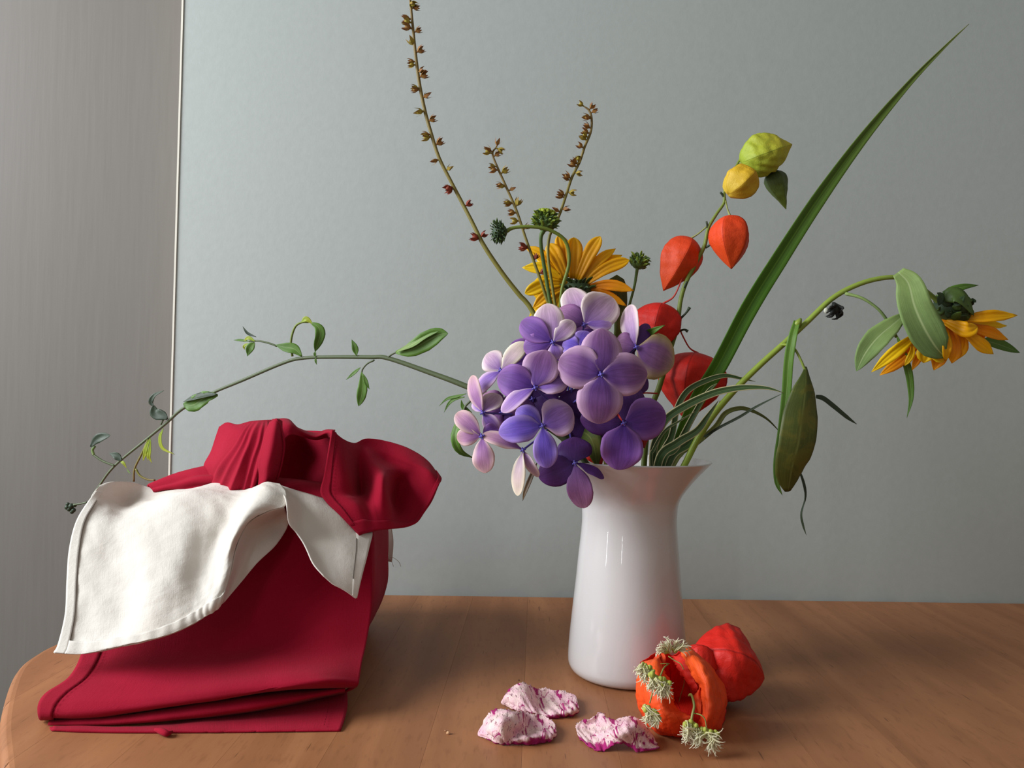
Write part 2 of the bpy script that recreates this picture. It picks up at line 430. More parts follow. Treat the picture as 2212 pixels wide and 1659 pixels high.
# wrapped box body: rounded, leaning front
zs = [0.0005, .004, .02, .045, .07, .095, .112, .125, .133, .136]
ins = [.010, .004, .0, -.001, -.001, .0, .002, .008, .020, .045]
rows = []; th = np.linspace(0, 2 * math.pi, 97)[:-1]
for z, i_ in zip(zs, ins):
    x0, x1 = -.305 + i_ + .02 * (z / .13), -.117 - i_ - max(0, .035 - z) * .45
    y0, y1 = .602 + .5 * min(z, .11) + i_, .80 - i_
    cx, cy, hx, hy = (x0 + x1) / 2, (y0 + y1) / 2, (x1 - x0) / 2, (y1 - y0) / 2
    e = .38
    px_ = np.sign(np.cos(th)) * np.abs(np.cos(th)) ** e * hx; py_ = np.sign(np.sin(th)) * np.abs(np.sin(th)) ** e * hy
    fold = 1 + .012 * np.sin(th * 23 + z * 60) * min(1, z / .03)
    rows.append(np.stack([cx + px_ * fold, cy + py_, np.full(96, TABLE + z)], -1))
rows.append(np.repeat(np.array([[[-.21, .71, TABLE + .138]]]), 96, 1)[0])
rw = np.array(rows); rw = crw(rw, np.linspace(0, 1, 40))
rw[..., 2] = np.maximum(rw[..., 2], TABLE + .0003)
mesh_obj('wrapped_box', rw.reshape(-1, 3), grid_faces(40, 96, True), RED, bundle)

def cl(name, rows, mat, parent, nv=40, nu=60, thick=.0009, fn=P, disp=None, wr=.0006, wseed=1, wsc=70, label=None, uvs=(1, 1)):
    N = net(rows, fn) if not isinstance(rows, np.ndarray) else rows
    g = dense(N, nv, nu); n = grid_normals(g)
    u, v = np.meshgrid(np.linspace(0, 1, nu), np.linspace(0, 1, nv))
    d = wr * fbm(g, wsc, wseed)
    if disp is not None: d = d + disp(u, v)
    g = g + n * d[..., None]
    su = np.linalg.norm(np.diff(g[nv // 2], axis=0), axis=1).sum() / .2; sv = np.linalg.norm(np.diff(g[:, nu // 2], axis=0), axis=1).sum() / .2
    surf(name, g, mat, parent, thick=thick, uv=np.stack([u * su, v * sv], -1), label=label)
    return N, g
def hem(parent, N, v0, v1, u0, u1, mat, off=.0009, nv=30, nu=30, thick=.0007, flip=1, pucker=0.0):
    g = dense(N, nv, nu, v0, v1, u0, u1); n = grid_normals(g) * flip
    # face the camera side
    s = np.sign(np.sum(n * (np.array(CAM) - g), -1, keepdims=True)); n = n * s
    u, v = np.meshgrid(np.linspace(0, 1, nu), np.linspace(0, 1, nv))
    g = g + n * (off + pucker * np.sin((u if nu > nv else v) * 75)[..., None])
    surf('hem', g, mat, parent, thick=thick)
def stitches(parent, pts, mat, r=.00022, dash=.0022, gap=.0012, mul=1):
    c = crw(pts, np.linspace(0, 1, 300)); s = np.concatenate([[0], np.cumsum(np.linalg.norm(np.diff(c, axis=0), axis=1))])
    parts = []; t = 0
    while t + dash < s[-1]:
        q = np.stack([np.interp([t, t + dash / 2, t + dash], s, c[:, k]) for k in range(3)], -1)
        parts.append(tube_geo(q, [r * .6, r, r * .6], 4, 5)); t += dash + gap
    v, f, uv = join_geo(parts); mesh_obj('stitching', v, f, mat, parent, uvs=uv)

flap = [
 [(230,1120,.648),(400,1120,.648),(560,1120,.651),(700,1130,.653),(800,1150,.658)],
 [(215,1220,.634),(400,1220,.634),(560,1220,.636),(700,1220,.637),(803,1220,.644)],
 [(200,1320,.607),(400,1320,.609),(560,1320,.612),(700,1310,.616),(803,1310,.624)],
 [(178,1410,.577),(400,1400,.584),(560,1395,.590),(700,1390,.592),(792,1385,.602)],
 [(150,1465,.553),(370,1450,.558),(560,1440,.565),(700,1430,.572),(782,1430,.58)],
 [(100,1500,.540),(350,1490,.540),(560,1470,.545),(690,1458,.552),(777,1462,.565)],
 [(84,1525,.533),(300,1515,.532),(540,1490,.538),(690,1472,.545),(774,1477,.56)],
 [(86,1548,.531),(250,1540,.531),(450,1512,.538),(620,1488,.545),(769,1483,.565)],
 [(92,1552,.545),(260,1542,.550),(450,1513,.560),(620,1489,.570),(765,1481,.59)]]
NF, gF = cl('front_flap', flap, RED, bundle, 70, 80, .0013, wr=.0007, wsc=40)
hem(bundle, NF, .30, .95, .0, .045, RED, .0012, 60, 6)
def inset(N, v0, v1, u, n=12, off=.0022):
    g = dense(N, n, 3, v0, v1, u - .01, u + .01); nn = grid_normals(g)[:, 1]; c = g[:, 1]
    s = np.sign(np.sum(nn * (np.array(CAM) - c), -1, keepdims=True)); return c + nn * s * off
stitches(bundle, inset(NF, .33, .92, .05), REDT)
mid_l = [
 [(112,1551,.55),(280,1541,.555),(450,1512,.56),(620,1488,.57),(745,1484,.585)],
 [(108,1556,.538),(270,1546,.538),(450,1522,.542),(610,1503,.552),(745,1487,.568)],
 [(104,1565,.533),(260,1562,.532),(450,1543,.537),(600,1520,.547),(745,1491,.566)],
 [(110,1569,.545),(260,1566,.548),(450,1549,.553),(600,1527,.563),(744,1494,.585)]]
cl('folded_layer', mid_l, RED, bundle, 24, 70, .0014, wseed=4)
low_rows = [[P(108,1570,.545),P(260,1567,.548),P(450,1548,.556),P(600,1525,.568),P(750,1491,.588)],
 [P(107,1572,.530),P(260,1573,.530),P(450,1562,.537),P(600,1550,.548),P(750,1530,.562)],
 [G(112,1577,.001),G(260,1581,.001),G(450,1581,.001),G(600,1579,.001),G(736,1577,.001)],
 [G(114,1570,.001),G(260,1572,.001),G(450,1570,.001),G(600,1566,.001),G(734,1562,.001)]]
NL, _ = cl('folded_layer', np.array(low_rows), RED, bundle, 30, 80, .0012, wseed=9, wr=.0005)
stitches(bundle, inset(NL, .08, .64, .93), REDT)
tube('loose_corner', [G(335, 1576, .0027), G(350, 1580, .0029), G(362, 1585, .0027), G(372, 1580, .002)], [.001, .0022, .0018, .0006], RED, bundle, 10, 8)
tube('hem_edge', [P(745,1494,.572), P(758,1487,.57), P(770,1481,.566)], [.0008, .0014, .001], RED, bundle, 10, 8)

tie = [[(318,1050,.725),(370,1026,.725),(415,1014,.715),(460,1006,.705)],
 [(322,1052,.708),(372,1034,.705),(418,1022,.695),(465,1020,.69)],
 [(330,1055,.70),(380,1046,.695),(425,1038,.688),(468,1040,.683)],
 [(345,1062,.702),(390,1060,.69),(430,1058,.687),(472,1064,.68)]]
cl('knot_band', tie, RED, bundle, 30, 40, .0012, disp=lambda u, v: .0022 * np.sin(v * 14 + u * 3), wseed=3)
k1 = [[(474,922,.705),(491,913,.695),(514,918,.685),(540,911,.683),(566,908,.682),(592,907,.684)],
 [(466,945,.705),(490,936,.685),(516,932,.672),(542,928,.668),(572,925,.667),(606,930,.676)],
 [(456,975,.705),(485,966,.677),(514,962,.663),(542,959,.658),(574,956,.657),(612,958,.672)],
 [(441,1005,.703),(470,1001,.675),(505,997,.658),(535,994,.653),(568,991,.652),(610,992,.672)],
 [(447,1025,.698),(472,1029,.675),(502,1030,.658),(532,1030,.653),(562,1030,.652),(600,1030,.668)],
 [(450,1056,.692),(474,1060,.674),(502,1066,.665),(530,1072,.661),(554,1076,.66),(580,1078,.665)]]
def pleat(u, v):
    q = .60 * (1 - v) ** 1.2
    ph_ = np.clip((u - q) / (1 - q + 1e-6), 0, 1)
    x = 7.2 * ph_ ** .92 + .35 * np.sin(3.1 * ph_ * 2 + 1) + .12 * np.sin(v * 7)
    s1 = 1 - np.abs(2 * (x - np.floor(x)) - 1) ** 1.6
    s2 = .35 * np.sin(x * 3.3 + 1.1)
    return -.0034 * (s1 + s2 - .5) * np.clip(ph_ * 6, 0, 1) * np.clip(v * 3.2, 0, 1) * (.45 + .55 * v) * np.clip((1 - u) * 6, 0, 1)
def pleat_c(u, v): return -pleat(u, v)
cl('knot_wrap', k1, RED, bundle, 60, 140, .001, disp=pleat_c, wr=.0003)
k2 = [[(583,913,.668),(597,905,.664),(609,910,.668)], [(572,940,.656),(592,936,.65),(610,940,.658)], [(564,975,.648),(587,975,.641),(613,966,.655)],
 [(559,1005,.646),(582,1005,.639),(607,1003,.655)], [(560,1030,.648),(578,1035,.643),(598,1035,.655)], [(556,1062,.652),(566,1068,.65),(578,1074,.655)]]
N2, _ = cl('knot_fold', k2, RED, bundle, 40, 24, .001, wr=.0003)
tube('knot_hem', [P(597,905,.6625), P(607,925,.660), P(612,945,.655), P(614,966,.653), P(608,1003,.653), P(599,1035,.653)], .0009, RED, bundle, 24, 6)
k3 = [[(588,906,.694),(622,906,.697),(642,924,.703),(680,936,.708),(705,928,.70),(724,929,.692)],
 [(600,925,.678),(628,918,.682),(650,932,.69),(680,943,.694),(706,934,.688),(720,935,.68)],
 [(610,955,.672),(628,940,.676),(652,944,.69),(682,950,.70),(702,946,.70),(714,945,.69)]]
cl('knot_loop', k3, RED, bundle, 24, 50, .0011, wr=.0004)
k4 = [[(606,935,.70),(650,930,.722),(706,932,.706),(722,936,.684)], [(605,990,.705),(650,985,.727),(712,985,.706),(728,988,.674)], [(598,1050,.70),(650,1045,.715),(700,1050,.69),(716,1056,.662)]]
cl('knot_inside', k4, RED, bundle, 20, 30, .001)
k5 = [[(600,1032,.69),(650,1036,.69),(705,1044,.685)], [(596,1036,.672),(646,1040,.670),(700,1050,.668)], [(590,1048,.664),(642,1056,.660),(698,1068,.656)],
 [(590,1064,.665),(640,1073,.660),(697,1088,.655)], [(600,1072,.685),(650,1084,.682),(702,1100,.675)]]
cl('knot_roll', k5, RED, bundle, 30, 40, .001, wr=.0006)
v, f, uv = ell_geo(P(535, 1020, .712), (.034, .022, .034), 24, 16); mesh_obj('knot_core', v, f, RED, bundle, uvs=uv)
v, f, uv = ell_geo(P(790, 1065, .725), (.046, .030, .026), 24, 16)
tail = [
 [(716,929,.676),(742,950,.684),(765,958,.705),(790,948,.72),(830,953,.73),(880,968,.73),(922,995,.725),(948,1028,.715)],
 [(712,955,.670),(742,970,.676),(768,972,.70),(792,965,.716),(838,978,.722),(885,995,.715),(925,1010,.712),(952,1035,.709)],
 [(707,985,.662),(744,996,.668),(772,994,.70),(796,985,.705),(838,1000,.716),(890,1012,.712),(926,1022,.703),(951,1042,.703)],
 [(699,1030,.655),(748,1036,.660),(776,1030,.695),(800,1012,.690),(832,1018,.688),(870,1040,.714),(918,1046,.700),(946,1052,.697)],
 [(692,1062,.650),(752,1066,.656),(780,1066,.690),(800,1048,.680),(829,1032,.668),(856,1066,.708),(905,1080,.698),(932,1082,.69)],
 [(704,1084,.646),(760,1078,.650),(786,1076,.672),(806,1072,.664),(830,1058,.660),(852,1092,.698),(892,1108,.69),(915,1108,.685)],
 [(730,1110,.640),(772,1098,.644),(794,1104,.652),(812,1106,.652),(836,1104,.658),(858,1118,.680),(884,1124,.682),(906,1122,.681)],
 [(776,1156,.632),(788,1152,.636),(804,1148,.641),(822,1145,.646),(842,1143,.653),(862,1140,.664),(880,1137,.672),(898,1130,.677)]]
NT, _ = cl('knot_tail', tail, RED, bundle, 90, 110, .0013, wr=.0004)
hem(bundle, NT, 0, .95, .0, .05, RED, .0011, 60, 6)
hem(bundle, NT, .93, 1.0, .0, 1, RED, .0010, 6, 60)
hem(bundle, NT, 0, 1, .955, 1, RED, .0010, 60, 6)
stitches(bundle, inset(NT, .05, .95, .055), REDT)

# ------------------------------------------------------------------ white napkin
NAP = cloth('white_cotton', srgb(226, 220, 211), srgb(216, 208, 197), .3, .30, 55, .12)
NTH = plain('grey_thread', srgb(120, 112, 105), .9, .1)
napkin = root('white_napkin', 'white cotton napkin with stitched hem draped over the crimson bundle', 'napkin', (bo[0] - .02, .66, TABLE + .13))
nm = [
 [(216,1047,.665),(245,1040,.68),(290,1043,.70),(335,1056,.705),(400,1057,.69),(470,1045,.68),(535,1055,.665),(572,1045,.640),(605,1047,.636)],
 [(204,1063,.648),(235,1074,.665),(275,1085,.688),(322,1078,.685),(390,1061,.67),(460,1054,.665),(522,1066,.650),(572,1056,.618),(618,1064,.618)],
 [(190,1086,.632),(225,1099,.632),(265,1107,.640),(325,1090,.642),(390,1070,.642),(455,1070,.642),(510,1088,.630),(558,1078,.603),(616,1092,.606)],
 [(165,1130,.612),(210,1135,.612),(265,1140,.61),(325,1130,.610),(390,1120,.610),(450,1120,.614),(496,1126,.614),(532,1108,.594),(579,1104,.600)],
 [(151,1190,.597),(205,1195,.595),(265,1200,.594),(325,1190,.588),(390,1180,.590),(440,1178,.598),(474,1174,.600),(506,1154,.586),(533,1132,.593)],
 [(146,1260,.582),(200,1262,.580),(265,1268,.578),(325,1255,.570),(385,1245,.573),(430,1240,.583),(465,1232,.582),(490,1210,.582),(508,1187,.589)],
 [(142,1330,.566),(195,1335,.565),(260,1335,.563),(320,1320,.556),(380,1305,.560),(425,1290,.568),(455,1275,.570),(480,1256,.571),(498,1235,.579)],
 [(128,1392,.557),(187,1396,.554),(258,1388,.549),(318,1374,.547),(372,1355,.550),(413,1334,.556),(440,1318,.560),(463,1302,.562),(482,1285,.568)],
 [(118,1411,.554),(182,1413,.552),(256,1398,.547),(315,1386,.545),(370,1370,.548),(415,1350,.554),(440,1335,.558),(456,1322,.561),(473,1309,.566)]]
NM, _ = cl('front_sheet', nm, NAP, napkin, 110, 150, .0009, wr=.0009, wsc=60, wseed=11, disp=lambda u, v: .00045 * fbm(np.stack([u, v, u * 0], -1), 26, 3, 4))
hem(napkin, NM, .12, 1, .0, .05, NAP, .0013, 60, 6, .0009)
hem(napkin, NM, .85, 1.0, .05, 1, NAP, .0016, 14, 150, .0010, pucker=.0003)
tube('stitching', inset(NM, .22, .985, .051, 14, .0016), .00035, NTH, napkin, 50, 6)
nu_ = [[(614,1096,.608),(618,1108,.622),(623,1130,.632)], [(579,1105,.602),(598,1124,.63),(616,1148,.632)], [(533,1133,.602),(560,1154,.62),(594,1180,.622)],
 [(508,1188,.591),(530,1198,.608),(556,1216,.61)], [(498,1236,.581),(508,1245,.596),(523,1255,.60)], [(475,1307,.568),(480,1304,.575),(485,1300,.58)]]
cl('turned_edge', nu_, NAP, napkin, 40, 20, .0008, wr=.0003)
nt_ = [
 [(602,1047,.637),(640,1060,.65),(680,1072,.65),(720,1085,.655),(770,1110,.66)],
 [(616,1080,.607),(648,1090,.630),(690,1100,.635),(735,1115,.64),(790,1140,.65)],
 [(623,1128,.604),(655,1135,.620),(700,1140,.625),(745,1148,.63),(803,1153,.645)],
 [(640,1150,.606),(668,1165,.613),(710,1175,.615),(750,1180,.618),(798,1180,.630)],
 [(655,1172,.600),(680,1195,.604),(715,1205,.606),(750,1212,.608),(792,1205,.618)],
 [(675,1215,.590),(700,1235,.594),(725,1240,.597),(750,1245,.600),(781,1245,.606)],
 [(698,1245,.586),(718,1262,.588),(735,1271,.590),(752,1281,.592),(769,1293,.595)]]
NR, _ = cl('corner_sheet', nt_, NAP, napkin, 50, 40, .0009, wr=.0006, wseed=5)
hem(napkin, NR, .33, 1, .85, 1, NAP, .0011, 30, 6, .0008)
tube('stitching', inset(NR, .42, .86, .845, 10, .0016), .00035, NTH, napkin, 30, 6)
cl('rear_corner', [[(828,1136,.815),(846,1138,.815)], [(832,1170,.815),(850,1172,.815)], [(836,1212,.815),(847,1214,.815)]], NAP, napkin, 12, 8, .0009)
th_parts = [tube_geo([P(838, 1200, .812), P(852, 1206, .81), P(862, 1214, .81), P(866, 1224, .81)], .00022, 8, 4),
            tube_geo([P(840, 1204, .812), P(846, 1212, .81), P(850, 1224, .81)], .00022, 8, 4)]
v, f, uv = join_geo(th_parts); mesh_obj('frayed_thread', v, f, NAP, napkin, uvs=uv)

# ------------------------------------------------------------------ plant materials
def S(*c): return srgb(*c)
HY = {
 'mauve': plant('hydrangea_mauve', S(92,56,146), S(138,88,152), S(164,116,156), .55, .6, .22, n=22, edge=S(206,166,196), edgew=.93),
 'violet': plant('hydrangea_violet', S(84,46,146), S(116,66,156), S(142,88,164), .55, .6, .22, n=22, edge=S(154,104,176), edgew=.93),
 'lilac': plant('hydrangea_lilac', S(120,82,186), S(170,126,206), S(216,176,212), .55, .6, .25, n=22, edge=S(228,196,222), edgew=.9),
 'blue': plant('hydrangea_blue', S(98,70,182), S(118,88,200), S(160,124,206), .5, .6, .22, n=22, edge=S(176,146,216), edgew=.93),
 'pale': plant('hydrangea_pale', S(142,98,182), S(206,168,200), S(236,212,212), .5, .6, .25, n=22, edge=S(240,222,218), edgew=.88),
 'cream': plant('hydrangea_cream', S(186,152,190), S(234,210,206), S(246,234,204), .3, .6, .25, n=22, edge=S(248,238,214), edgew=.88),
 'dusk': plant('hydrangea_dusk', S(106,62,140), S(156,102,154), S(184,134,160), .55, .6, .22, n=22),
 'gold': plant('hydrangea_gold', S(116,70,150), S(158,110,152), S(206,178,128), .45, .6, .22, n=22, edge=S(200,176,120), edgew=.93),
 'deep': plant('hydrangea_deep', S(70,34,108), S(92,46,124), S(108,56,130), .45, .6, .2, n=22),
 'peach': plant('hydrangea_peach', S(150,94,176), S(200,146,186), S(228,188,176), .45, .6, .25, n=22, edge=S(232,200,196), edgew=.9),
}
M_EYE = plain('hydrangea_eye', S(96, 84, 175), .5)
M_STEM = plant('green_stem', S(104,118,40), S(120,138,52), None, .3, .5, .05, n=6)
M_STEML = plant('light_green_stem', S(140,160,44), S(126,146,66), None, .25, .45, .05, n=6)
M_STEMD = plant('grey_green_stem', S(84,96,62), S(96,106,76), None, .3, .5, .05, n=6)
M_BROWN = plant('brown_green_stem', S(128,128,50), S(122,94,48), None, .4, .55, .05, n=6)
M_DSTEM = plant('dark_brown_stem', S(70,44,28), S(92,70,34), None, .4, .55, 0, n=6)
M_LEAF = plant('mid_green_leaf', S(100,140,46), S(82,122,38), None, .4, .5, .25, mid=S(130,155,90), n=22)
M_LEAFP = plant('pale_green_leaf', S(146,170,98), S(116,148,88), None, .35, .6, .25, mid=S(170,188,130), n=22)
M_LEAFD = plant('dark_green_leaf', S(78,92,36), S(86,92,34), None, .45, .5, .15, mid=S(108,116,56), n=22, spots=S(98, 98, 36))
M_LEAFY = plant('yellow_green_leaf', S(150,176,44), S(186,190,50), None, .3, .5, .3, n=20)
M_LEAFB = plant('black_green_leaf', S(48,62,44), S(58,74,50), None, .4, .5, .1, n=20)
M_BLADE = plant('grass_blade_green', S(92,140,30), S(84,134,32), S(128,140,70), .7, .45, .25, mid=S(110,156,50), n=34, dark=.55)
M_VARG = plant('cream_edged_blade', S(62,88,44), S(58,82,42), None, .4, .45, .15, edge=S(196,186,140), edgew=.8, n=10, mid=S(88,116,66))
M_OLIVE = plant('olive_blade', S(120,122,60), S(84,92,40), None, .4, .5, .15, n=10)
M_YEL = plant('golden_petal', S(226,156,0), S(255,192,0), S(255,208,4), .35, .5, .35, n=14, dark=.8)
M_YEL2 = plant('lemon_petal', S(250,190,0), S(255,216,8), S(255,220,20), .3, .5, .35, n=14, dark=.85)
M_ORA = plant('orange_petal', S(222,126,0), S(250,160,4), S(255,186,10), .4, .5, .35, n=14, dark=.8)
M_DISK = plain('yellow_disc', S(228, 180, 10), .7, .2, .5, 900, .8)
M_CAL = plant('green_bract', S(62,84,34), S(86,112,46), None, .3, .55, .1, n=8)
M_CALD = plant('dark_green_bract', S(44,64,40), S(64,88,50), None, .3, .55, .1, n=8)
M_CALL = plant('lime_bract', S(110,134,44), S(150,170,56), None, .3, .55, .15, n=8)
M_CAP = plant('seed_capsule_brown', S(160,122,50), S(128,72,42), None, .4, .6, .1, n=8)
M_CAPG = plant('seed_capsule_olive', S(170,160,52), S(142,104,48), None, .4, .6, .1, n=8)
M_CAPR = plant('seed_capsule_red', S(150,70,42), S(128,46,34), None, .4, .6, .1, n=8)
def husk_mat(name, a, b, vein, tr=.28, rough=.56):
    m, nt, bs, out = nodes_of(name)
    tc = nd(nt, 'ShaderNodeTexCoord'); sp = nd(nt, 'ShaderNodeSeparateXYZ'); nt.links.new(tc.outputs['UV'], sp.inputs[0])
    col = ramp(nt, sp.outputs[1], [(0, a), (.55, tuple((x + y) / 2 for x, y in zip(a, b))), (1, b)]).outputs[0]
    fr = math_(nt, 'FRACT', math_(nt, 'ADD', math_(nt, 'MULTIPLY', sp.outputs[0], 5.0), .5))
    d = math_(nt, 'ABSOLUTE', math_(nt, 'SUBTRACT', fr, .5))
    vm = ramp(nt, d, [(.0, (1, 1, 1)), (.03, (0, 0, 0))]).outputs[0]
    net_ = noise(nt, 1, 'UV', (36, 14, 1), 4, .6, 1.2)
    col = mixc(nt, math_(nt, 'MULTIPLY', ramp(nt, net_, [(.35, (0, 0, 0)), (.65, (1, 1, 1))]).outputs[0], .4), col, tuple(x * .75 for x in a))
    col = mixc(nt, math_(nt, 'MULTIPLY', vm, .6), col, vein)
    nt.links.new(col, bs.inputs['Base Color']); bs.inputs['Roughness'].default_value = rough; bs.inputs['Specular IOR Level'].default_value = .45
    bump(nt, bs, net_, .5, .0008); bump(nt, bs, vm, .3, .0006)
    translucent(nt, bs, out, col, tr); return m
M_HO = husk_mat('orange_husk', S(238,70,24), S(244,92,28), S(196,40,16))
M_HR = husk_mat('red_husk', S(226,34,22), S(232,48,26), S(140,14,14))
M_HY = husk_mat('golden_husk', S(236,188,30), S(226,196,60), S(196,140,20))
M_HG = husk_mat('yellow_green_husk', S(170,190,56), S(234,214,66), S(130,150,40))
M_HGR = husk_mat('green_husk', S(56,76,40), S(128,150,36), S(60,80,30), .15)
M_HIN = husk_mat('scarlet_husk', S(236,44,26), S(226,34,22), S(120,12,10), .3)
M_HBR = husk_mat('bright_orange_husk', S(255,104,30), S(250,66,28), S(200,40,16), .3)
M_PET = plant('red_petiole', S(190,60,50), S(206,50,36), None, .2, .5, .05, n=4)
M_PETG = plant('green_petiole', S(130,140,60), S(150,150,90), None, .2, .5, .05, n=4)

NB = np.array([0, -1.0, 0])
def pts(*a): return [P(*q) for q in a]

# ------------------------------------------------------------------ hydrangea
hyd = root('hydrangea_stem', 'purple and mauve hydrangea head at the left front of the vase', 'flower', tuple(V(.0, .0, .012)))
stem = [V(.0, .0, .012), V(-.004, -.005, .10), V(-.012, -.012, .165), P(1290, 940, .64), P(1235, 880, .655), P(1215, 850, .65)]
tube('stem', stem, [.0028, .0028, .0026, .0024, .0022, .0018], M_DSTEM, hyd, 30, 8)
HC = P(1225, 880, .655)
def floret(c, petals, eye=True):
    C = P(*c); fo = bpy.data.objects.new('floret', None); COL.objects.link(fo); fo.parent = hyd
    fo.location = C - np.array(gloc(hyd)); fo.empty_display_size = .005
    bpy.context.view_layer.update()
    for i, (tx, ty, dY, w, nx, nz, tone) in enumerate(petals):
        T = P(tx, ty, c[2] + dY); Nn = unit(np.array([nx, -1.0, nz])); L = np.linalg.norm(T - C)
        bs_ = C + (T - C) * .04 + Nn * .0004 * (i % 2)
        ctrl = [bs_, C * .72 + T * .28 + Nn * .07 * L, C * .38 + T * .62 + Nn * .08 * L, T - Nn * .02 * L]
        g = ribbon_geo(ctrl, pxw(w, c[2]) * 1.04, Nn, 'broad' if w > 55 else 'round', 20, 13, random.uniform(.02, .14), random.uniform(-.24, -.02), random.uniform(.07, .15), random.uniform(5, 10), i + int(tx))
        g = g + (Nn * fbm(g, 130, int(tx), 2)[..., None]) * .0007
        surf('petal', g, HY[tone], fo, .00035)
    if eye:
        parts = [ell_geo(C + np.array([0, -.0016, 0]), .0013, 8, 6)]
        for k in range(4):
            a = k * 1.571 + .4; parts.append(ell_geo(C + np.array([math.cos(a) * .0016, -.0014, math.sin(a) * .0016]), .0008, 6, 5))
        v, f, uv = join_geo(parts); mesh_obj('eye', v, f, M_EYE, fo, uvs=uv)
    tube('pedicel', [HC, HC * .45 + C * .55 + np.array([0, .004, -.003]), C + np.array([0, .0012, 0])], [.0011, .0008, .0008], M_EYE, fo, 10, 6)
FL = [
 ((1298,809,.572), [(1300,709,.004,88,.0,.2,'mauve'), (1399,808,.006,92,.1,.0,'mauve'), (1293,916,.004,98,0,-.2,'mauve'), (1207,778,.006,92,-.2,0,'mauve')]),
 ((1156,838,.578), [(1075,812,.008,72,-.3,.1,'violet'), (1180,756,.006,80,-.1,.3,'mauve'), (1228,812,.004,60,.1,.5,'lilac'), (1083,888,-.004,40,-.2,.8,'lilac')]),
 ((1172,920,.580), [(1116,884,.008,50,-.2,.3,'blue'), (1236,884,.006,84,0,.1,'lilac'), (1077,934,.002,60,-.3,.2,'blue'), (1182,1011,-.002,52,0,0,'blue')]),
 ((1194,740,.604), [(1180,655,.012,66,-.2,.5,'pale'), (1126,694,.010,54,-.4,.2,'violet'), (1131,752,.006,52,-.5,0,'violet'), (1240,694,.004,40,.2,.4,'pale'), (1205,775,.0,34,0,0,'lilac')]),
 ((1262,702,.622), [(1230,621,.022,64,-.2,.4,'pale'), (1324,643,.012,84,.2,.4,'pale'), (1202,672,.008,58,-.4,.3,'dusk'), (1322,700,.0,38,.3,.6,'lilac')]),
 ((1256,752,.600), [(1215,742,.004,46,-.3,.3,'blue'), (1270,715,.006,46,0,.3,'blue'), (1230,786,0,40,-.2,0,'lilac')]),
 ((1374,750,.618), [(1358,658,.012,48,-.9,.3,'pale'), (1455,790,.006,100,.2,0,'gold'), (1328,740,.006,52,-.3,.1,'dusk'), (1400,700,.012,30,.2,.6,'deep')]),
 ((1347,914,.590), [(1439,896,.004,90,.2,0,'violet'), (1336,1015,.0,90,0,-.2,'violet'), (1253,905,.010,60,-.2,-.2,'deep'), (1378,836,.010,64,.1,.2,'deep')]),
 ((1082,800,.612), [(1134,738,.006,40,0,.5,'cream'), (1050,765,.010,54,-.4,.3,'pale'), (1026,848,.004,38,-.5,.5,'lilac'), (1110,838,.006,40,0,0,'dusk')]),
 ((1043,892,.600), [(1018,811,.008,38,-.8,.1,'peach'), (1076,934,.0,36,-.5,.3,'lilac'), (1078,852,.012,44,-.2,.3,'pale'), (1026,860,.01,30,-.5,.3,'lilac')]),
 ((1041,942,.588), [(986,892,.006,42,-.4,.5,'peach'), (986,945,.004,38,-.5,.0,'peach'), (1048,1022,-.002,48,-.2,-.2,'peach'), (1075,925,.004,34,0,.4,'violet')]),
 ((1130,972,.588), [(1117,1071,-.002,34,-.7,.0,'cream'), (1162,1030,.002,26,-.9,.2,'pale'), (1042,938,.0,34,-.3,.7,'peach')]),
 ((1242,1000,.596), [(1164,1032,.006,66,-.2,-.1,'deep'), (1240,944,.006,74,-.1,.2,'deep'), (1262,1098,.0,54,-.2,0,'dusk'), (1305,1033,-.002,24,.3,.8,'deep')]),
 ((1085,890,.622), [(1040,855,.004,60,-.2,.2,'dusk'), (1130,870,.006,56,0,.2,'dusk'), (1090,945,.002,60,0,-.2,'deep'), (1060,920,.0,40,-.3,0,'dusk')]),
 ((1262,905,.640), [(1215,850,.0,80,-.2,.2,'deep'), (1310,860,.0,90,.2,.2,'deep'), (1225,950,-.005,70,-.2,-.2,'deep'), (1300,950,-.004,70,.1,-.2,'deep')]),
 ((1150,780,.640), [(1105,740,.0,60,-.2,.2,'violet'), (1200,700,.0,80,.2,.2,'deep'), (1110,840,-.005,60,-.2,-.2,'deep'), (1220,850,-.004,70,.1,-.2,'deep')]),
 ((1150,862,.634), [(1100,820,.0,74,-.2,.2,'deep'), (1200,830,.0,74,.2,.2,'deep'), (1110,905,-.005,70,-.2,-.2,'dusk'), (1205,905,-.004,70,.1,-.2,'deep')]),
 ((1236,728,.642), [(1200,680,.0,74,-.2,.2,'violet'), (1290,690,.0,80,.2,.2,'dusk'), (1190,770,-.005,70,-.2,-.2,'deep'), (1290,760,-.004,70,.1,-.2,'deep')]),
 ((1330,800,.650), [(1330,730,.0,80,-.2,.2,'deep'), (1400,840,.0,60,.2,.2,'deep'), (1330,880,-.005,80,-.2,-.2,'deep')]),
]
for c, p in FL: floret(c, p)
leaf('leaf', pts((1255,930,.640),(1275,945,.625),(1285,975,.62),(1290,1010,.625)), pxw(46,.62), NB, M_LEAFD, hyd, prof='ovate')
leaf('leaf', pts((1240,930,.640),(1225,950,.632),(1215,965,.63)), pxw(30,.62), NB, M_LEAFD, hyd, prof='ovate')
leaf('leaf', pts((1345,800,.66),(1380,735,.64),(1410,715,.62),(1437,702,.612)), pxw(18,.62), NB, M_LEAF, hyd, prof='lance', fold=.3)
leaf('leaf', pts((1010,895,.63),(992,915,.632),(984,945,.63),(995,975,.632),(1024,990,.638)), pxw(22,.62), [-.5,-1,.3], M_LEAF, hyd, prof='lance', fold=.3, wav=.3)
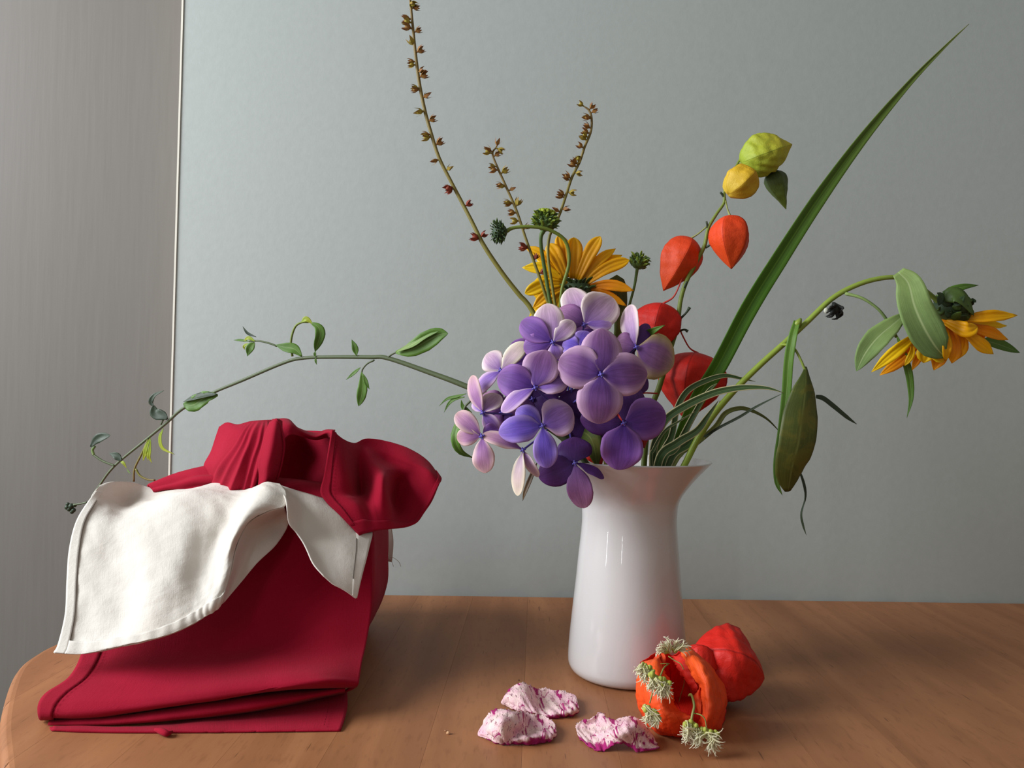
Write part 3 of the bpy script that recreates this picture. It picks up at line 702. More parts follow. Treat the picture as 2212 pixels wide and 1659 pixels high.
leaf('dry_sepal', pts((1160,1000,.61),(1148,1030,.605),(1135,1062,.604),(1129,1082,.605)), pxw(12,.6), [-.6,-1,0], M_DSTEM, hyd, prof='lance', fold=.4)

# ------------------------------------------------------------------ composite flower heads
def bract_ring(parent, c, axis, r, mats, n=16, rows=3, L=.008, w=.0022, out=.6, name='bract', seed=1):
    rr = random.Random(seed); axis = unit(np.array(axis, float)); x = unit(np.cross(axis, [0.13, 1, .21])); y = np.cross(axis, x)
    for j in range(rows):
        for i in range(n):
            a = (i + .5 * j) * 2 * math.pi / n + rr.uniform(-.15, .15)
            rad = math.cos(a) * x + math.sin(a) * y
            h = -.55 + 1.15 * j / max(1, rows - 1)
            rb = r * math.sqrt(max(.05, 1 - h * h)); b = c + axis * r * h + rad * rb * .9
            o = out * (1 - .35 * j / max(1, rows)) * rr.uniform(.7, 1.3); l = L * rr.uniform(.75, 1.2)
            mid = b + rad * l * .45 * o + axis * l * .35
            tip = b + rad * l * (.9 * o + .1) + axis * l * rr.uniform(.3, .75) * (1 - o * .3)
            leaf(name, [b, mid, tip], w, rad * .6 + np.array([0, -.3, .1]), mats[(i + j) % len(mats)], parent, prof='ovate', nv=6, nu=3, fold=.2, thick=.0003)

def bud(cx, cy, Y, rpx, axis, stempts, label, mats, rad=.0013, topmat=None, seed=2):
    t = root('flower_bud', label, 'flower bud', tuple(stempts[0]))
    C = P(cx, cy, Y); r = rpx * Y / F; ax = unit(np.array(axis, float))
    tube('stem', stempts + [C - ax * r * .6], [rad * 1.1] + [rad] * (len(stempts) - 1) + [rad * 1.3], mats[0] if mats[0] is not M_CALD else M_STEM, t, 40, 8)
    v, f, uv = ell_geo(C, (r * .86, r * .86, r * .8), 16, 10, ax); mesh_obj('bud_core', v, f, mats[0], t, uvs=uv)
    bract_ring(t, C, ax, r * .86, mats, 13, 5, r * .72, r * .14, .85, seed=seed)
    if topmat:
        parts = []
        for k in range(26):
            a = k * 2.4; q = math.sqrt(k / 26) * r * .7; x = unit(np.cross(ax, [0, 1, .2])); y = np.cross(ax, x)
            parts.append(ell_geo(C + ax * r * (1.02 - .3 * (q / r) ** 2) + x * q * math.cos(a) + y * q * math.sin(a), r * .19, 6, 5))
        v, f, uv = join_geo(parts); mesh_obj('young_petals', v, f, topmat, t, uvs=uv)
    return t
bud(1178, 480, .655, 25, (.15, -.1, 1), [V(-.012, .01, .02), V(-.014, .008, .15), P(1225,760,.665), P(1195,680,.66), P(1178,590,.657), P(1168,520,.655)],
    'round green spiky bud with lime top on an upright stem above the yellow flower', [M_CAL, M_CALL], .0017, M_LEAFY)
bud(1080, 501, .640, 20, (-1, -.3, -.1), [V(-.010, .014, .02), V(-.010, .012, .15), P(1225,720,.66), P(1212,640,.652), P(1229,570,.648), P(1222,522,.645), P(1190,498,.642), P(1150,490,.64), P(1110,492,.64)],
    'dark green spiky bud at the end of the sideways arched stem, leftmost of the buds', [M_CALD, M_CAL], .0015, None, 5)
bud(1380, 567, .690, 19, (.3, .2, 1), [V(.004, .018, .02), V(.004, .016, .15), P(1345,760,.69), P(1355,680,.69), P(1370,620,.69)],
    'small green spiky bud between the yellow flower and the orange lantern', [M_CAL, M_CALL], .0012, None, 9)

# golden flower behind the hydrangea, seen from behind its head
yf = root('golden_flower', 'golden yellow daisy-like flower standing up behind the hydrangea', 'flower', tuple(V(-.004, .02, .02)))
tube('stem', [V(-.004, .02, .02), V(-.004, .02, .15), P(1290,760,.70), P(1262,660,.695), P(1250,630,.69)], .0018, M_STEM, yf, 30, 8)
YC = (1246, 622)
rays = [((1215,600),(1128,578),30,.694,'M_YEL2'), ((1212,590),(1134,533),30,.698,'M_YEL'), ((1222,600),(1183,527),38,.692,'M_YEL'), ((1228,598),(1207,508),36,.695,'M_YEL'),
 ((1238,602),(1240,513),44,.690,'M_YEL'), ((1248,604),(1297,511),36,.686,'M_YEL'), ((1258,604),(1330,537),26,.690,'M_YEL'), ((1262,608),(1344,551),28,.692,'M_YEL'),
 ((1264,612),(1359,562),32,.684,'M_YEL'), ((1268,620),(1369,628),28,.682,'M_ORA'), ((1262,628),(1354,661),22,.686,'M_ORA'), ((1215,612),(1134,634),34,.692,'M_YEL2'),
 ((1215,622),(1150,668),30,.692,'M_YEL'), ((1205,630),(1143,684),22,.696,'M_YEL2'), ((1220,600),(1160,556),32,.700,'M_YEL2'), ((1226,600),(1190,560),34,.698,'M_YEL'), ((1254,606),(1312,560),32,.696,'M_YEL2'),((1225,625),(1190,676),30,.698,'M_YEL2')]
for i, (b, t_, w, Y, mm) in enumerate(rays):
    B = P(b[0], b[1], .690); T = P(t_[0], t_[1], Y - .002); M_ = (B + T) / 2 + np.array([0, -.002, .003])
    leaf('petal', [B, M_, T], pxw(w, .69) * .88, [random.uniform(-.3, .3), -1, random.uniform(-.1, .3)], {'M_YEL': M_YEL, 'M_YEL2': M_YEL2, 'M_ORA': M_ORA}[mm], yf, prof='ray' if w > 31 else 'rayp', nv=14, nu=13, fold=.2, wav=.14, seed=i, groove=.09)
v, f, uv = ell_geo(P(1190, 624, .70), (.017, .008, .014), 20, 12); mesh_obj('flower_disc', v, f, M_DISK, yf, uvs=uv)
v, f, uv = ell_geo(P(1248, 626, .688), (.012, .008, .009), 18, 10); mesh_obj('calyx', v, f, M_CALD, yf, uvs=uv)
bract_ring(yf, P(1248, 626, .687), (0, -.2, 1), .010, [M_CALD, M_CAL], 14, 3, .009, .0016, .8, seed=12)
leaf('leaf', pts((1300,670,.70),(1325,612,.70),(1340,620,.70),(1352,690,.70)), pxw(30,.69), NB, M_LEAFD, yf, prof='oval')
leaf('leaf', pts((1330,760,.70),(1345,700,.70),(1335,650,.70),(1322,600,.70)), pxw(38,.69), NB, M_LEAFD, yf, prof='ovate', fold=.2)

# ------------------------------------------------------------------ seed spikes
def capsule_mesh(name, mat):
    parts = []
    v, f, uv = ell_geo((0, 0, .0016), (.0011, .0011, .0017), 8, 6); parts.append((v, f, uv))
    for k in range(4):
        a = k * math.pi / 2; d = np.array([math.cos(a), math.sin(a), 0])
        g = ribbon_geo([np.zeros(3), d * .0016 + [0, 0, .0018], d * .0022 + [0, 0, .0046]], .0011, unit(np.array([0, 0, 1.0]) - d * .5), 'ovate', 5, 3)
        uvg = np.stack(np.meshgrid(np.linspace(0, 1, 3), np.linspace(0, 1, 5)), -1).reshape(-1, 2)
        parts.append((g.reshape(-1, 3), grid_faces(5, 3), uvg))
    parts.append(tube_geo([(0, 0, -.0012), (0, 0, 0), (0, 0, .001)], .0005, 4, 5))
    v, f, uv = join_geo(parts); me = bpy.data.meshes.new(name); me.from_pydata(v.tolist(), [], f)
    l = me.uv_layers.new(name='UVMap'); idx = np.empty(len(me.loops), dtype=np.int32); me.loops.foreach_get('vertex_index', idx); l.data.foreach_set('uv', uv[idx].ravel())
    me.polygons.foreach_set('use_smooth', [True] * len(me.polygons)); me.materials.append(mat); return me
CAPS = [capsule_mesh('seed_capsule', m_) for m_ in (M_CAP, M_CAPG, M_CAPR)]
def spike(label, path, rad, caps, Yc, extra=None):
    t = root('seed_spike', label, 'flower stem', tuple(path[0]), 'brown seed spikes')
    tube('stem', path, rad, M_BROWN, t, 60, 8); cs_ = crw(path, np.linspace(0, 1, 600))
    for i, (x, y, d, mi, sc) in enumerate(caps):
        o = bpy.data.objects.new('seed_capsule', CAPS[mi]); COL.objects.link(o); o.parent = t
        Tg = P(x, y, Yc(y)); k_ = np.argmin(((cs_ - Tg) ** 2)[:, [0, 2]].sum(1)); Q = cs_[k_]
        dv = unit((Tg - Q) * [1, 0, 1]) + np.array([d[0] * .3, random.uniform(-.6, .1), d[1] * .5])
        o.location = Q + unit(dv) * .0012 * sc - np.array(path[0])
        o.rotation_euler = Vector(dv).to_track_quat('Z', 'Y').to_euler(); o.rotation_euler.rotate_axis('Z', random.uniform(0, 3)); o.scale = (sc * random.uniform(.85, 1.15),) * 3
    return t
z8 = lambda x, y: (820 + x / 2.37, y / 2.37)
L = -1; R = 1
Lc = [(150,-30,R),(158,8,L),(168,38,R),(148,92,L),(140,112,L),(166,142,L),(184,158,R),(178,232,L),(192,262,R),(172,312,L),(165,330,L),(200,365,L),(222,388,R),(198,448,L),(206,456,L),(240,492,R),(222,568,L),(262,615,R),(240,690,L),(246,702,L),(288,738,R),(288,822,L),(345,868,R),(380,962,L),(372,958,L),(455,1045,R),(520,1215,L),(515,1228,L)]
caps = []
for i, (x, y, s) in enumerate(Lc):
    X, Y_ = z8(x, y); caps.append((X, Y_, (s * 1.0, .55 if s > 0 else .15), (2 if y > 900 else (i % 3 == 1) * 1), 1.55))
lp = [V(-.016, .004, .02), V(-.020, .004, .12), V(-.026, .004, .165), P(1215,800,.672), P(1150,672,.676), P(1120,635,.676), P(1085,590,.676), P(1045,530,.676), P(1020,480,.678), P(995,432,.68), P(972,388,.68), P(948,340,.68), P(932,290,.68), P(918,240,.68), P(906,180,.68), P(898,120,.68), P(892,60,.68), P(886,0,.68), P(880,-50,.68), P(876,-90,.68)]
spike('tallest bare seed spike leaning left, its top cut off by the picture', lp, [.0022] * 6 + [.0021, .0020, .0018, .0017, .0016, .0016, .0016, .0016, .0015, .0014, .0012, .0011, .0010, .0008], caps, lambda y: .678)
Mc = [(598,745,R),(602,760,L),(560,772,L),(553,785,L),(585,800,R),(590,856,L),(584,880,L),(625,885,R),(612,960,L),(622,965,L),(660,975,R),(660,1045,L),(652,1055,L),(695,1060,R),(702,1090,R),(705,1135,L),(735,1175,R),(748,1275,L),(740,1268,L),(790,1335,R),(815,1400,R)]
caps = []
for i, (x, y, s) in enumerate(Mc):
    X, Y_ = z8(x, y); caps.append((X, Y_, (s * .9, .7), (2 if y > 1200 else (i % 2)), 1.45))
spike('shortest seed spike, between the other two above the dark bud', [V(-.012, .006, .02), V(-.014, .006, .15), P(1225,760,.668), P(1187,662,.667), P(1170,612,.664), P(1149,553,.664), P(1134,510,.664), P(1116,456,.664), P(1094,405,.664), P(1077,367,.664), P(1064,333,.664), P(1072,318,.664)],
      [.0016, .0016, .0016, .0015, .0014, .0013, .0012, .0012, .0011, .001, .0009, .0006], caps, lambda y: .663)
Rc = [(1050,545,L),(1075,560,L),(1085,575,R),(1062,600,L),(1082,605,R),(1045,672,L),(1040,690,L),(1075,655,R),(1022,748,L),(1062,722,R),(992,828,L),(985,840,L),(1034,800,R),(962,905,L),(955,915,L),(1002,885,R),(925,990,L),(915,998,L),(965,985,R),(900,1075,L),(938,1072,R)]
caps = []
for i, (x, y, s) in enumerate(Rc):
    X, Y_ = z8(x, y); caps.append((X, Y_, (s * .9, .35), (0 if i % 3 else 1), 1.4))
spike('curved seed spike rising behind the lime-topped bud, rightmost of the three', [V(-.006, .012, .02), V(-.006, .012, .15), P(1225,760,.68), P(1190,600,.68), P(1185,520,.68), P(1208,465,.675), P(1222,424,.675), P(1235,384,.675), P(1252,350,.675), P(1263,317,.675), P(1276,285,.675), P(1278,256,.675), P(1272,238,.675), P(1263,231,.675)],
      [.0014] * 5 + [.0013, .0013, .0013, .0012, .0012, .0011, .001, .0009, .0006], caps, lambda y: .674)

# ------------------------------------------------------------------ lantern stem
def lantern_geo(top, tip, R, rot=0.0, nv=34, nu=60, prof=None, facing=None, wob=.05, seed=0, flat=1.0, ang=.75):
    top = np.array(top); tip = np.array(tip); ax = unit(tip - top); Ln = np.linalg.norm(tip - top)
    x = unit(np.cross(ax, [0, 1, 0.05])); y = np.cross(ax, x)
    pr = np.array(prof or [(0, .02), (.015, .25), (.05, .48), (.12, .72), (.22, .92), (.34, 1.0), (.48, .97), (.62, .82), (.75, .6), (.86, .36), (.94, .16), (1, .01)])
    t = np.linspace(0, 1, nv) ** 1.15; r = np.interp(t, pr[:, 0], pr[:, 1]); r = np.convolve(np.pad(r, 1, 'edge'), [.2, .6, .2], 'valid'); r[-1] = .01; r[0] = .02
    th = np.arange(nu + 1) * 2 * math.pi / nu
    rib = np.abs(np.cos(2.5 * (th))) ** 1.5
    seg5 = 2 * math.pi / 5; loc = np.mod(th, seg5) - seg5 / 2
    poly = math.cos(seg5 / 2) / np.cos(loc); poly = poly / poly.max()
    shp = ang * poly + (1 - ang) * 1.0
    rr = R * r[:, None] * (1 + (shp[None] - 1) * np.clip(t * 6, 0, 1)[:, None] + .03 * rib[None])
    tt = t + 0
    dim = .06 * np.clip(1 - t / .12, 0, 1)   # the top is dimpled round the stalk
    ca, sa = np.cos(th + rot), np.sin(th + rot)
    g = top + ax * (Ln * (tt - 0 * dim))[:, None, None] + rr[..., None] * (ca[None, :, None] * x + sa[None, :, None] * y * flat)
    g += (fbm(g, 210, seed, 3) * R * wob * np.sin(math.pi * t)[:, None])[..., None] * (ca[None, :, None] * x + sa[None, :, None] * y)
    u, v = np.meshgrid(np.linspace(0, 1, nu + 1), t)
    return g, np.stack([u, v], -1)
def lantern(parent, top, tip, rpx, Y, mat, rot=0.0, stalk=None, smat=None, label=None, **k):
    g, uv = lantern_geo(P(*top, Y), P(*tip, Y - .004), rpx * Y / F, rot, **k)
    o = surf('lantern', g, mat, parent, .0003, uv=uv, label=label)
    if stalk: tube('stalk', [P(*s) for s in stalk] + [P(*top, Y)], [.0007] * (len(stalk)) + [.001], smat or M_PET, o, 14, 6)
    return o
ph = root('lantern_stem', 'stem of papery orange, red and yellow lantern fruits right of centre', 'flower stem', tuple(V(.012, .004, .02)))
tube('stem', [V(.012, .004, .02), V(.013, .004, .12), V(.012, .004, .165), P(1402,900,.675), P(1424,836,.68), P(1450,748,.68), P(1463,705,.68), P(1470,650,.68), P(1482,610,.68), P(1505,565,.68), P(1522,530,.68), P(1530,493,.68), P(1548,462,.68), P(1564,438,.68), P(1565,412,.68), P(1578,380,.682), P(1598,345,.684), P(1610,318,.686)],
     [.0026, .0026, .0026, .0026, .0026, .0023, .0021, .002, .002, .0019, .0018, .0016, .0014, .0013, .0012, .001, .001, .0008], M_STEM, ph, 70, 8)
lantern(ph, (1600,352), (1711,312), 47, .680, M_HG, .4, [(1598,352,.684)], M_PETG, 'yellow-green lantern at the very top of the stem', flat=.9, seed=4, wob=.16)
lantern(ph, (1622,372), (1574,420), 38, .668, M_HY, .2, [(1600,352,.68)], M_PETG, 'small golden lantern below the yellow-green one', seed=5, wob=.10,
        prof=[(0, .02), (.015, .35), (.05, .6), (.12, .8), (.22, .95), (.4, 1.0), (.6, .95), (.78, .78), (.9, .52), (.97, .28), (1, .02)])
lantern(ph, (1668,372), (1698,452), 25, .692, M_HGR, .1, [(1650,352,.69)], M_PETG, 'green unripe pointed lantern under the top one', seed=6, wob=.08, prof=[(0,.1),(.05,.7),(.15,1.0),(.3,.95),(.5,.72),(.75,.35),(1,.01)])
tube('stalk', pts((1660,372,.690),(1680,372,.688),(1686,384,.688),(1680,394,.690)), [.0012,.002,.0024,.0018], M_LEAFB, ph, 12, 8)
lantern(ph, (1577,466), (1580,581), 45, .672, M_HO, .95, [(1567,430,.68),(1571,450,.676)], M_PETG, 'orange lantern hanging right of the stem', seed=7)
lantern(ph, (1492,515), (1433,628), 45, .690, M_HO, .3, [(1526,490,.68),(1508,505,.686)], M_PETG, 'orange lantern hanging left behind the stem', seed=8)
lantern(ph, (1432,656), (1404,770), 52, .685, M_HR, .6, [(1474,600,.68),(1456,640,.682)], M_PET, 'red lantern half hidden by the hydrangea', seed=9)
lantern(ph, (1508,763), (1480,906), 76, .700, M_HR, .75, [(1466,706,.68),(1476,728,.685),(1490,752,.692)], M_PET, 'largest red lantern behind the long green blade', seed=10)
lantern(ph, (1350,868), (1392,968), 42, .650, M_HR, .2, [(1420,850,.672),(1385,850,.66)], M_PET, 'red lantern glimpsed between hydrangea petals', seed=11)
lantern(ph, (1275,968), (1300,1004), 20, .648, M_HR, .2, None, M_PET, 'scrap of red lantern at the left vase rim', seed=12)
for q in ([(1478,622,.679),(1484,608,.676)], [(1468,690,.68),(1482,676,.677),(1490,664,.675)], [(1466,716,.68),(1478,712,.677),(1486,716,.676)], [(1530,500,.68),(1526,478,.679)], [(1524,535,.68),(1536,528,.677)], [(1566,428,.68),(1556,415,.679)]):
    tube('node_scar', pts(*q), [.0011, .0009, .0014][:len(q)], M_LEAFB, ph, 8, 6)

# ------------------------------------------------------------------ long blade
bl = root('grass_blade', 'long pointed green blade leaf slanting to the upper right', 'leaf', tuple(V(.018, -.004, .02)))
bp = [V(.018, -.004, .02), V(.024, -.006, .14), P(1460,965,.645), P(1500,870,.645), P(1550,790,.645), P(1612,672,.645), P(1680,562,.645), P(1765,432,.642), P(1862,300,.638), P(1962,182,.634), P(2040,102,.63), P(2093,52,.628)]
cc = crw(bp, np.linspace(0, 1, 80)); wv = np.interp(np.linspace(0, 11, 80), range(12), [6, 10, 22, 34, 38, 40, 38, 33, 23, 12, 5, .6]) * .5 * .64 / F
T = unit(np.gradient(cc, axis=0)); S_ = unit(np.cross(T, [.25, -1, .1])); Mn = np.cross(S_, T)
s = np.linspace(-1, 1, 9)
g = cc[:, None] + S_[:, None] * (s[None, :, None] * wv[:, None, None]) + Mn[:, None] * (np.abs(s)[None] * wv[:, None] * .45)[..., None]
surf('leaf_blade', g, M_BLADE, bl, .0006)

# ------------------------------------------------------------------ drooping flower
df = root('drooping_flower', 'nodding yellow daisy-like flower on a long arched stem at the right', 'flower', tuple(V(.020, -.008, .02)))
tube('stem', [V(.020, -.008, .02), V(.026, -.012, .13), P(1486,990,.632), P(1530,912,.63), P(1582,848,.63), P(1640,790,.628), P(1698,738,.626), P(1745,694,.625), P(1800,643,.623), P(1860,612,.62), P(1920,599,.618), P(1960,604,.618), P(1995,625,.62), P(2030,655,.622), P(2048,678,.622)],
     [.0026, .0026, .0026, .0026, .0025, .0024, .0023, .0022, .0021, .002, .0019, .0018, .0018, .002, .0026], M_STEML, df, 70, 10)
tube('node', pts((1715,705,.624),(1724,698,.622),(1730,688,.622)), [.0016,.0028,.001], M_STEML, df, 8, 8)
leaf('leaf', pts((1940,588,.614),(1962,612,.610),(1975,660,.606),(1996,708,.604),(2020,748,.606),(2042,773,.610)), pxw(78,.607), [-.35,-1,.25], M_LEAFP, df, prof='wide', nv=26, nu=11, fold=.14, wav=.15, seed=4, label='broad pale leaf folding down over the bloom')
leaf('leaf', pts((1958,676,.612),(1930,700,.608),(1895,730,.606),(1868,765,.606),(1850,802,.608)), pxw(50,.607), [-.2,-1,.3], M_LEAFP, df, prof='oval', nv=22, nu=9, fold=.15, wav=.15)
tube('leaf_stalk', pts((1826,634,.62),(1862,644,.614),(1895,666,.612),(1916,692,.614),(1936,728,.62)), [.0014,.0012,.0011,.0012,.0012], M_LEAFP, df, 20, 6)
leaf('leaf', pts((1936,722,.626),(1950,760,.626),(1964,810,.627),(1968,860,.628),(1959,903,.628)), pxw(16,.62), [-.4,-1,0], M_LEAF, df, prof='lance', nv=18, nu=5, fold=.3)
# big limp leaves
tube('leaf_stalk', pts((1686,744,.626),(1704,746,.622),(1718,756,.620),(1730,778,.618),(1740,802,.618)), [.0014,.0012,.0011,.0011,.0012], M_STEML, df, 20, 6)
leaf('leaf', pts((1741,792,.618),(1740,840,.612),(1733,900,.608),(1724,960,.608),(1711,1010,.612),(1702,1062,.622)), pxw(84,.61), [.15,-1,.1], M_LEAFD, df, prof='limp', nv=30, nu=13, fold=-.1, curl=-.12, wav=.10, seed=3, label='large dull olive leaf hanging limp')
leaf('leaf', pts((1722,694,.622),(1712,730,.618),(1704,780,.62),(1699,850,.624),(1690,930,.626),(1680,990,.628),(1678,1040,.628),(1690,1070,.628)), pxw(20,.62), [-.5,-1,0], M_LEAF, df, prof='strap', nv=30, nu=7, fold=.3)
leaf('leaf', pts((1722,1005,.625),(1734,1040,.625),(1738,1075,.625),(1729,1110,.625),(1734,1135,.625),(1742,1156,.625)), pxw(12,.62), [0,-1,0], M_LEAFB, df, prof='lance', nv=22, nu=5, fold=.4, twist=2.5)
# withered bud
wb_ = []
for k in range(13):
    a = k * 2.4; p0 = P(1800, 655, .622); d = np.array([math.cos(a) * .7, -.3 + .5 * math.sin(a * 1.7), -.9 + .7 * math.sin(a)]); d = unit(d) * random.uniform(.007, .013)
    wb_.append(tube_geo([p0, p0 + d * .5 + np.array([.001, 0, -.001]), p0 + d, p0 + d + np.array([d[2], 0, -abs(d[0])]) * .35], [.0013, .0016, .001, .0004], 8, 5))
v, f, uv = join_geo(wb_ + [ell_geo(P(1803, 668, .622), .0042, 8, 6)]); mesh_obj('withered_bud', v, f, plain('withered_black', S(34, 36, 34), .8), df, uvs=uv)
v, f, uv = ell_geo(P(1785, 671, .620), (.0022, .0015, .0024), 8, 6); mesh_obj('withered_petal', v, f, plain('withered_white', S(190, 192, 176), .7), df, uvs=uv)
# bloom
HB = P(2058, 690, .622)
v, f, uv = ell_geo(P(2055, 672, .624), (.0150, .0130, .0095), 20, 12, (.35, 0, 1)); mesh_obj('calyx', v, f, M_CALD, df, uvs=uv)
bract_ring(df, P(2055, 672, .622), (.35, -.2, .9), .0125, [M_CALD, M_CAL], 12, 3, .012, .0036, .35, seed=22)
for i, (q, w, mm, nn) in enumerate((
   (((2032,654,.616),(2050,632,.612),(2080,620,.612),(2114,616,.616)), 20, M_LEAF, (0,-1,.4)),
   (((2040,650,.612),(2060,638,.608),(2082,650,.606),(2104,682,.608)), 42, M_CAL, (0,-1,.5)),
   (((2028,660,.612),(2032,640,.612),(2024,632,.612)), 16, M_CALD, (0,-1,.2)),
   (((2120,735,.634),(2150,742,.634),(2178,752,.634),(2203,762,.634)), 34, M_LEAF, (0,-1,.6)),
   (((2060,660,.608),(2074,650,.606),(2084,638,.606)), 16, M_CALD, (0,-1,.3)))):
    leaf('sepal', pts(*q), pxw(w, .615), nn, mm, df, prof='ovate', nv=12, nu=5, fold=.2)
bl_r = [((2060,690),(2130,684),(2198,681),26,.612,M_YEL), ((2075,694),(2130,702),(2175,704),20,.622,M_YEL2), ((2078,700),(2130,716),(2178,734),26,.618,M_ORA), ((2072,706),(2110,738),(2146,765),30,.614,M_YEL),
 ((2040,694),(2085,712),(2112,706),34,.606,M_YEL), ((2050,700),(2062,750),(2056,785),32,.612,M_ORA), ((2042,698),(2044,750),(2044,778),26,.608,M_YEL), ((2022,705),(2030,760),(2017,800),34,.618,M_ORA),
 ((2008,715),(2000,760),(1995,784),36,.614,M_YEL2), ((2000,715),(1985,765),(1970,800),18,.620,M_ORA), ((1985,720),(1940,755),(1882,804),26,.620,M_YEL2), ((1992,728),(1950,775),(1900,811),24,.626,M_ORA), ((1972,742),(1968,768),(1954,790),14,.616,M_YEL2), ((2012,740),(2022,768),(2040,780),26,.612,M_YEL2), ((2085,700),(2110,722),(2125,745),30,.626,M_ORA), ((2066,696),(2080,740),(2066,778),26,.622,M_YEL)]
for i, (a_, b_, c_, w, Y, mm) in enumerate(bl_r):
    leaf('petal', [P(*a_, .622), P(*b_, Y), P(*c_, Y + .002)], pxw(w, .62), [random.uniform(-.3, .2), -1, random.uniform(.0, .5)], mm, df, prof='rayp', nv=14, nu=13, fold=.25, wav=.25, seed=i + 40, groove=.09)
v, f, uv = ell_geo(P(2050, 706, .628), (.013, .010, .006), 16, 8, (.35, 0, 1)); mesh_obj('flower_disc', v, f, M_ORA, df, uvs=uv)

# ------------------------------------------------------------------ cream-edged grass
vg = root('variegated_grass', 'clump of arching cream-edged green grass blades at the vase rim', 'grass', tuple(V(.014, -.012, .02)))
z3 = lambda q, Y: P(1380 + q[0] / 3.77, 740 + q[1] / 3.77, Y)
Vb = [V(.014, -.012, .02), V(.018, -.016, .13)]
for i, (zz, w, Y0, Y1, mm) in enumerate((
  ([(110,960),(150,760),(225,620),(400,505),(600,415),(760,378),(900,365),(1050,372),(1182,410)], 15, .622, .60, M_VARG),
  ([(170,965),(265,760),(310,540),(400,390),(560,305),(700,270),(830,292),(950,318)], 12, .630, .64, M_VARG),
  ([(200,965),(300,860),(440,600),(560,400),(640,330)], 12, .626, .62, M_VARG),
  ([(160,965),(310,820),(470,720),(560,600),(650,470)], 16, .618, .612, M_VARG),
  ([(250,965),(400,830),(520,700),(640,540),(662,470)], 15, .632, .636, M_VARG),
  ([(300,960),(480,810),(620,690),(700,580),(800,538),(900,548),(1040,620),(1165,745)], 10, .636, .65, M_OLIVE),
  ([(100,960),(120,870),(210,720),(330,640),(460,560)], 6, .612, .606, M_VARG),
  ([(140,960),(240,700),(215,800),(260,660)], 10, .64, .64, M_CAL),
  ([(520,780),(640,700),(820,605),(960,520),(1182,408)], 5, .640, .60, M_LEAFB),
  ([(1440,440),(1500,455),(1580,515),(1690,605),(1775,665)], 10, .645, .65, M_LEAFB))):
    Ys = np.linspace(Y0, Y1, len(zz)); c_ = [z3(q, y) for q, y in zip(zz, Ys)]
    start = Vb if i not in (8, 9) else []
    leaf('blade', start + c_, pxw(w, .62) * 1.15, [.1, -1, .25], mm, vg, prof='strap', nv=44, nu=7, fold=.25)

# ------------------------------------------------------------------ arching spray to the left
sp_ = root('arching_sprig', 'thin green sprig with small leaves arching left over the red bundle', 'plant stem', tuple(V(-.018, -.004, .02)))
z7 = lambda x, y, Y: P(120 + x / 2.353, 660 + y / 2.353, Y)
def yl(x): return .64 + .10 * max(0, min(1, (2090 - x) / 2090))
def q7(*a, d=0.0): return [z7(x, y, yl(x) + d) for x, y in a]
tube('stem', [V(-.018, -.004, .02), V(-.022, -.006, .13), P(1255,985,.628), P(1130,890,.632)] + q7((2090,412),(1900,340),(1690,268),(1600,263),(1400,262),(1250,268),(1150,295),(950,380),(800,443),(650,522),(560,600),(450,690),(300,815),(220,920),(165,1010),(120,1090)),
     [.0024] * 4 + [.0023, .0021, .0019, .0018, .0016, .0016, .0015, .0015, .0014, .0014, .0013, .0012, .0011, .001, .0009, .0007], M_STEMD, sp_, 110, 8)
def lf7(pp, w, m_=M_LEAF, n=(0, -1, .3), d=-.002, **k):
    k.setdefault('prof', 'lance'); k.setdefault('fold', .2); k.setdefault('wav', .12)
    leaf('leaf', q7(*pp, d=d), pxw(w / 2.353, .68), n, m_, sp_, nv=16, nu=7, **k)
def tw7(pp, r=.0008, m_=M_STEMD, d=-.001): tube('twig', q7(*pp, d=d), r, m_, sp_, 16, 6)
tw7([(1690,262),(1710,248),(1738,234)]); lf7([(1730,238),(1800,228),(1880,185),(1945,150),(1995,142)], 95, M_LEAF, (0,-1,.1), prof='oval'); lf7([(1735,236),(1810,200),(1880,160),(1950,130)], 40, M_LEAFP, (0,-1,.8), -.004)
lf7([(1530,255),(1522,215),(1505,172)], 32)
tw7([(1620,278),(1585,295),(1560,325),(1556,350)]); lf7([(1556,340),(1562,400),(1555,460),(1540,512)], 52, M_LEAF, (0,-1,0), prof='oval'); lf7([(1550,315),(1515,345),(1476,378)], 18); lf7([(1566,350),(1578,390),(1596,426)], 22)
tw7([(1204,258),(1196,200),(1202,150),(1220,105),(1250,86),(1285,84)], .0010, M_STEM); lf7([(1296,86),(1335,110),(1345,150),(1328,205),(1318,236)], 52, M_LEAF, (.3,-1,0)); lf7([(1250,84),(1275,70),(1310,95)], 30, M_LEAFY); lf7([(1322,262),(1318,245),(1322,232)], 14); lf7([(1324,266),(1322,280),(1328,302)], 12)
lf7([(1252,258),(1215,222),(1165,212),(1116,200)], 56, M_LEAF, (0,-1,.2)); tw7([(1125,206),(1080,190),(1030,180),(985,182)], .0009); lf7([(1012,188),(990,215),(975,258)], 46, M_LEAF, (0,-1,0)); lf7([(985,182),(940,176),(904,176)], 14); lf7([(1020,160),(975,140),(950,104)], 14, M_LEAFB); lf7([(1015,182),(980,165),(955,185)], 20, M_LEAFY); lf7([(1000,190),(960,205),(962,225)], 16, M_LEAFY)
lf7([(825,455),(760,468),(700,505),(648,500)], 84, M_LEAF, (0,-1,.1), prof='oval', wav=.25, freq=22); lf7([(820,452),(760,455),(700,470),(648,490)], 40, M_LEAFB, (0,-1,.6), -.004)
tw7([(535,605),(548,580),(560,562)]); lf7([(570,578),(545,560),(505,545),(498,505)], 60, M_LEAFB, (.2,-1,0), prof='oval'); lf7([(500,515),(485,490),(505,455),(552,432)], 28, M_LEAFB); 
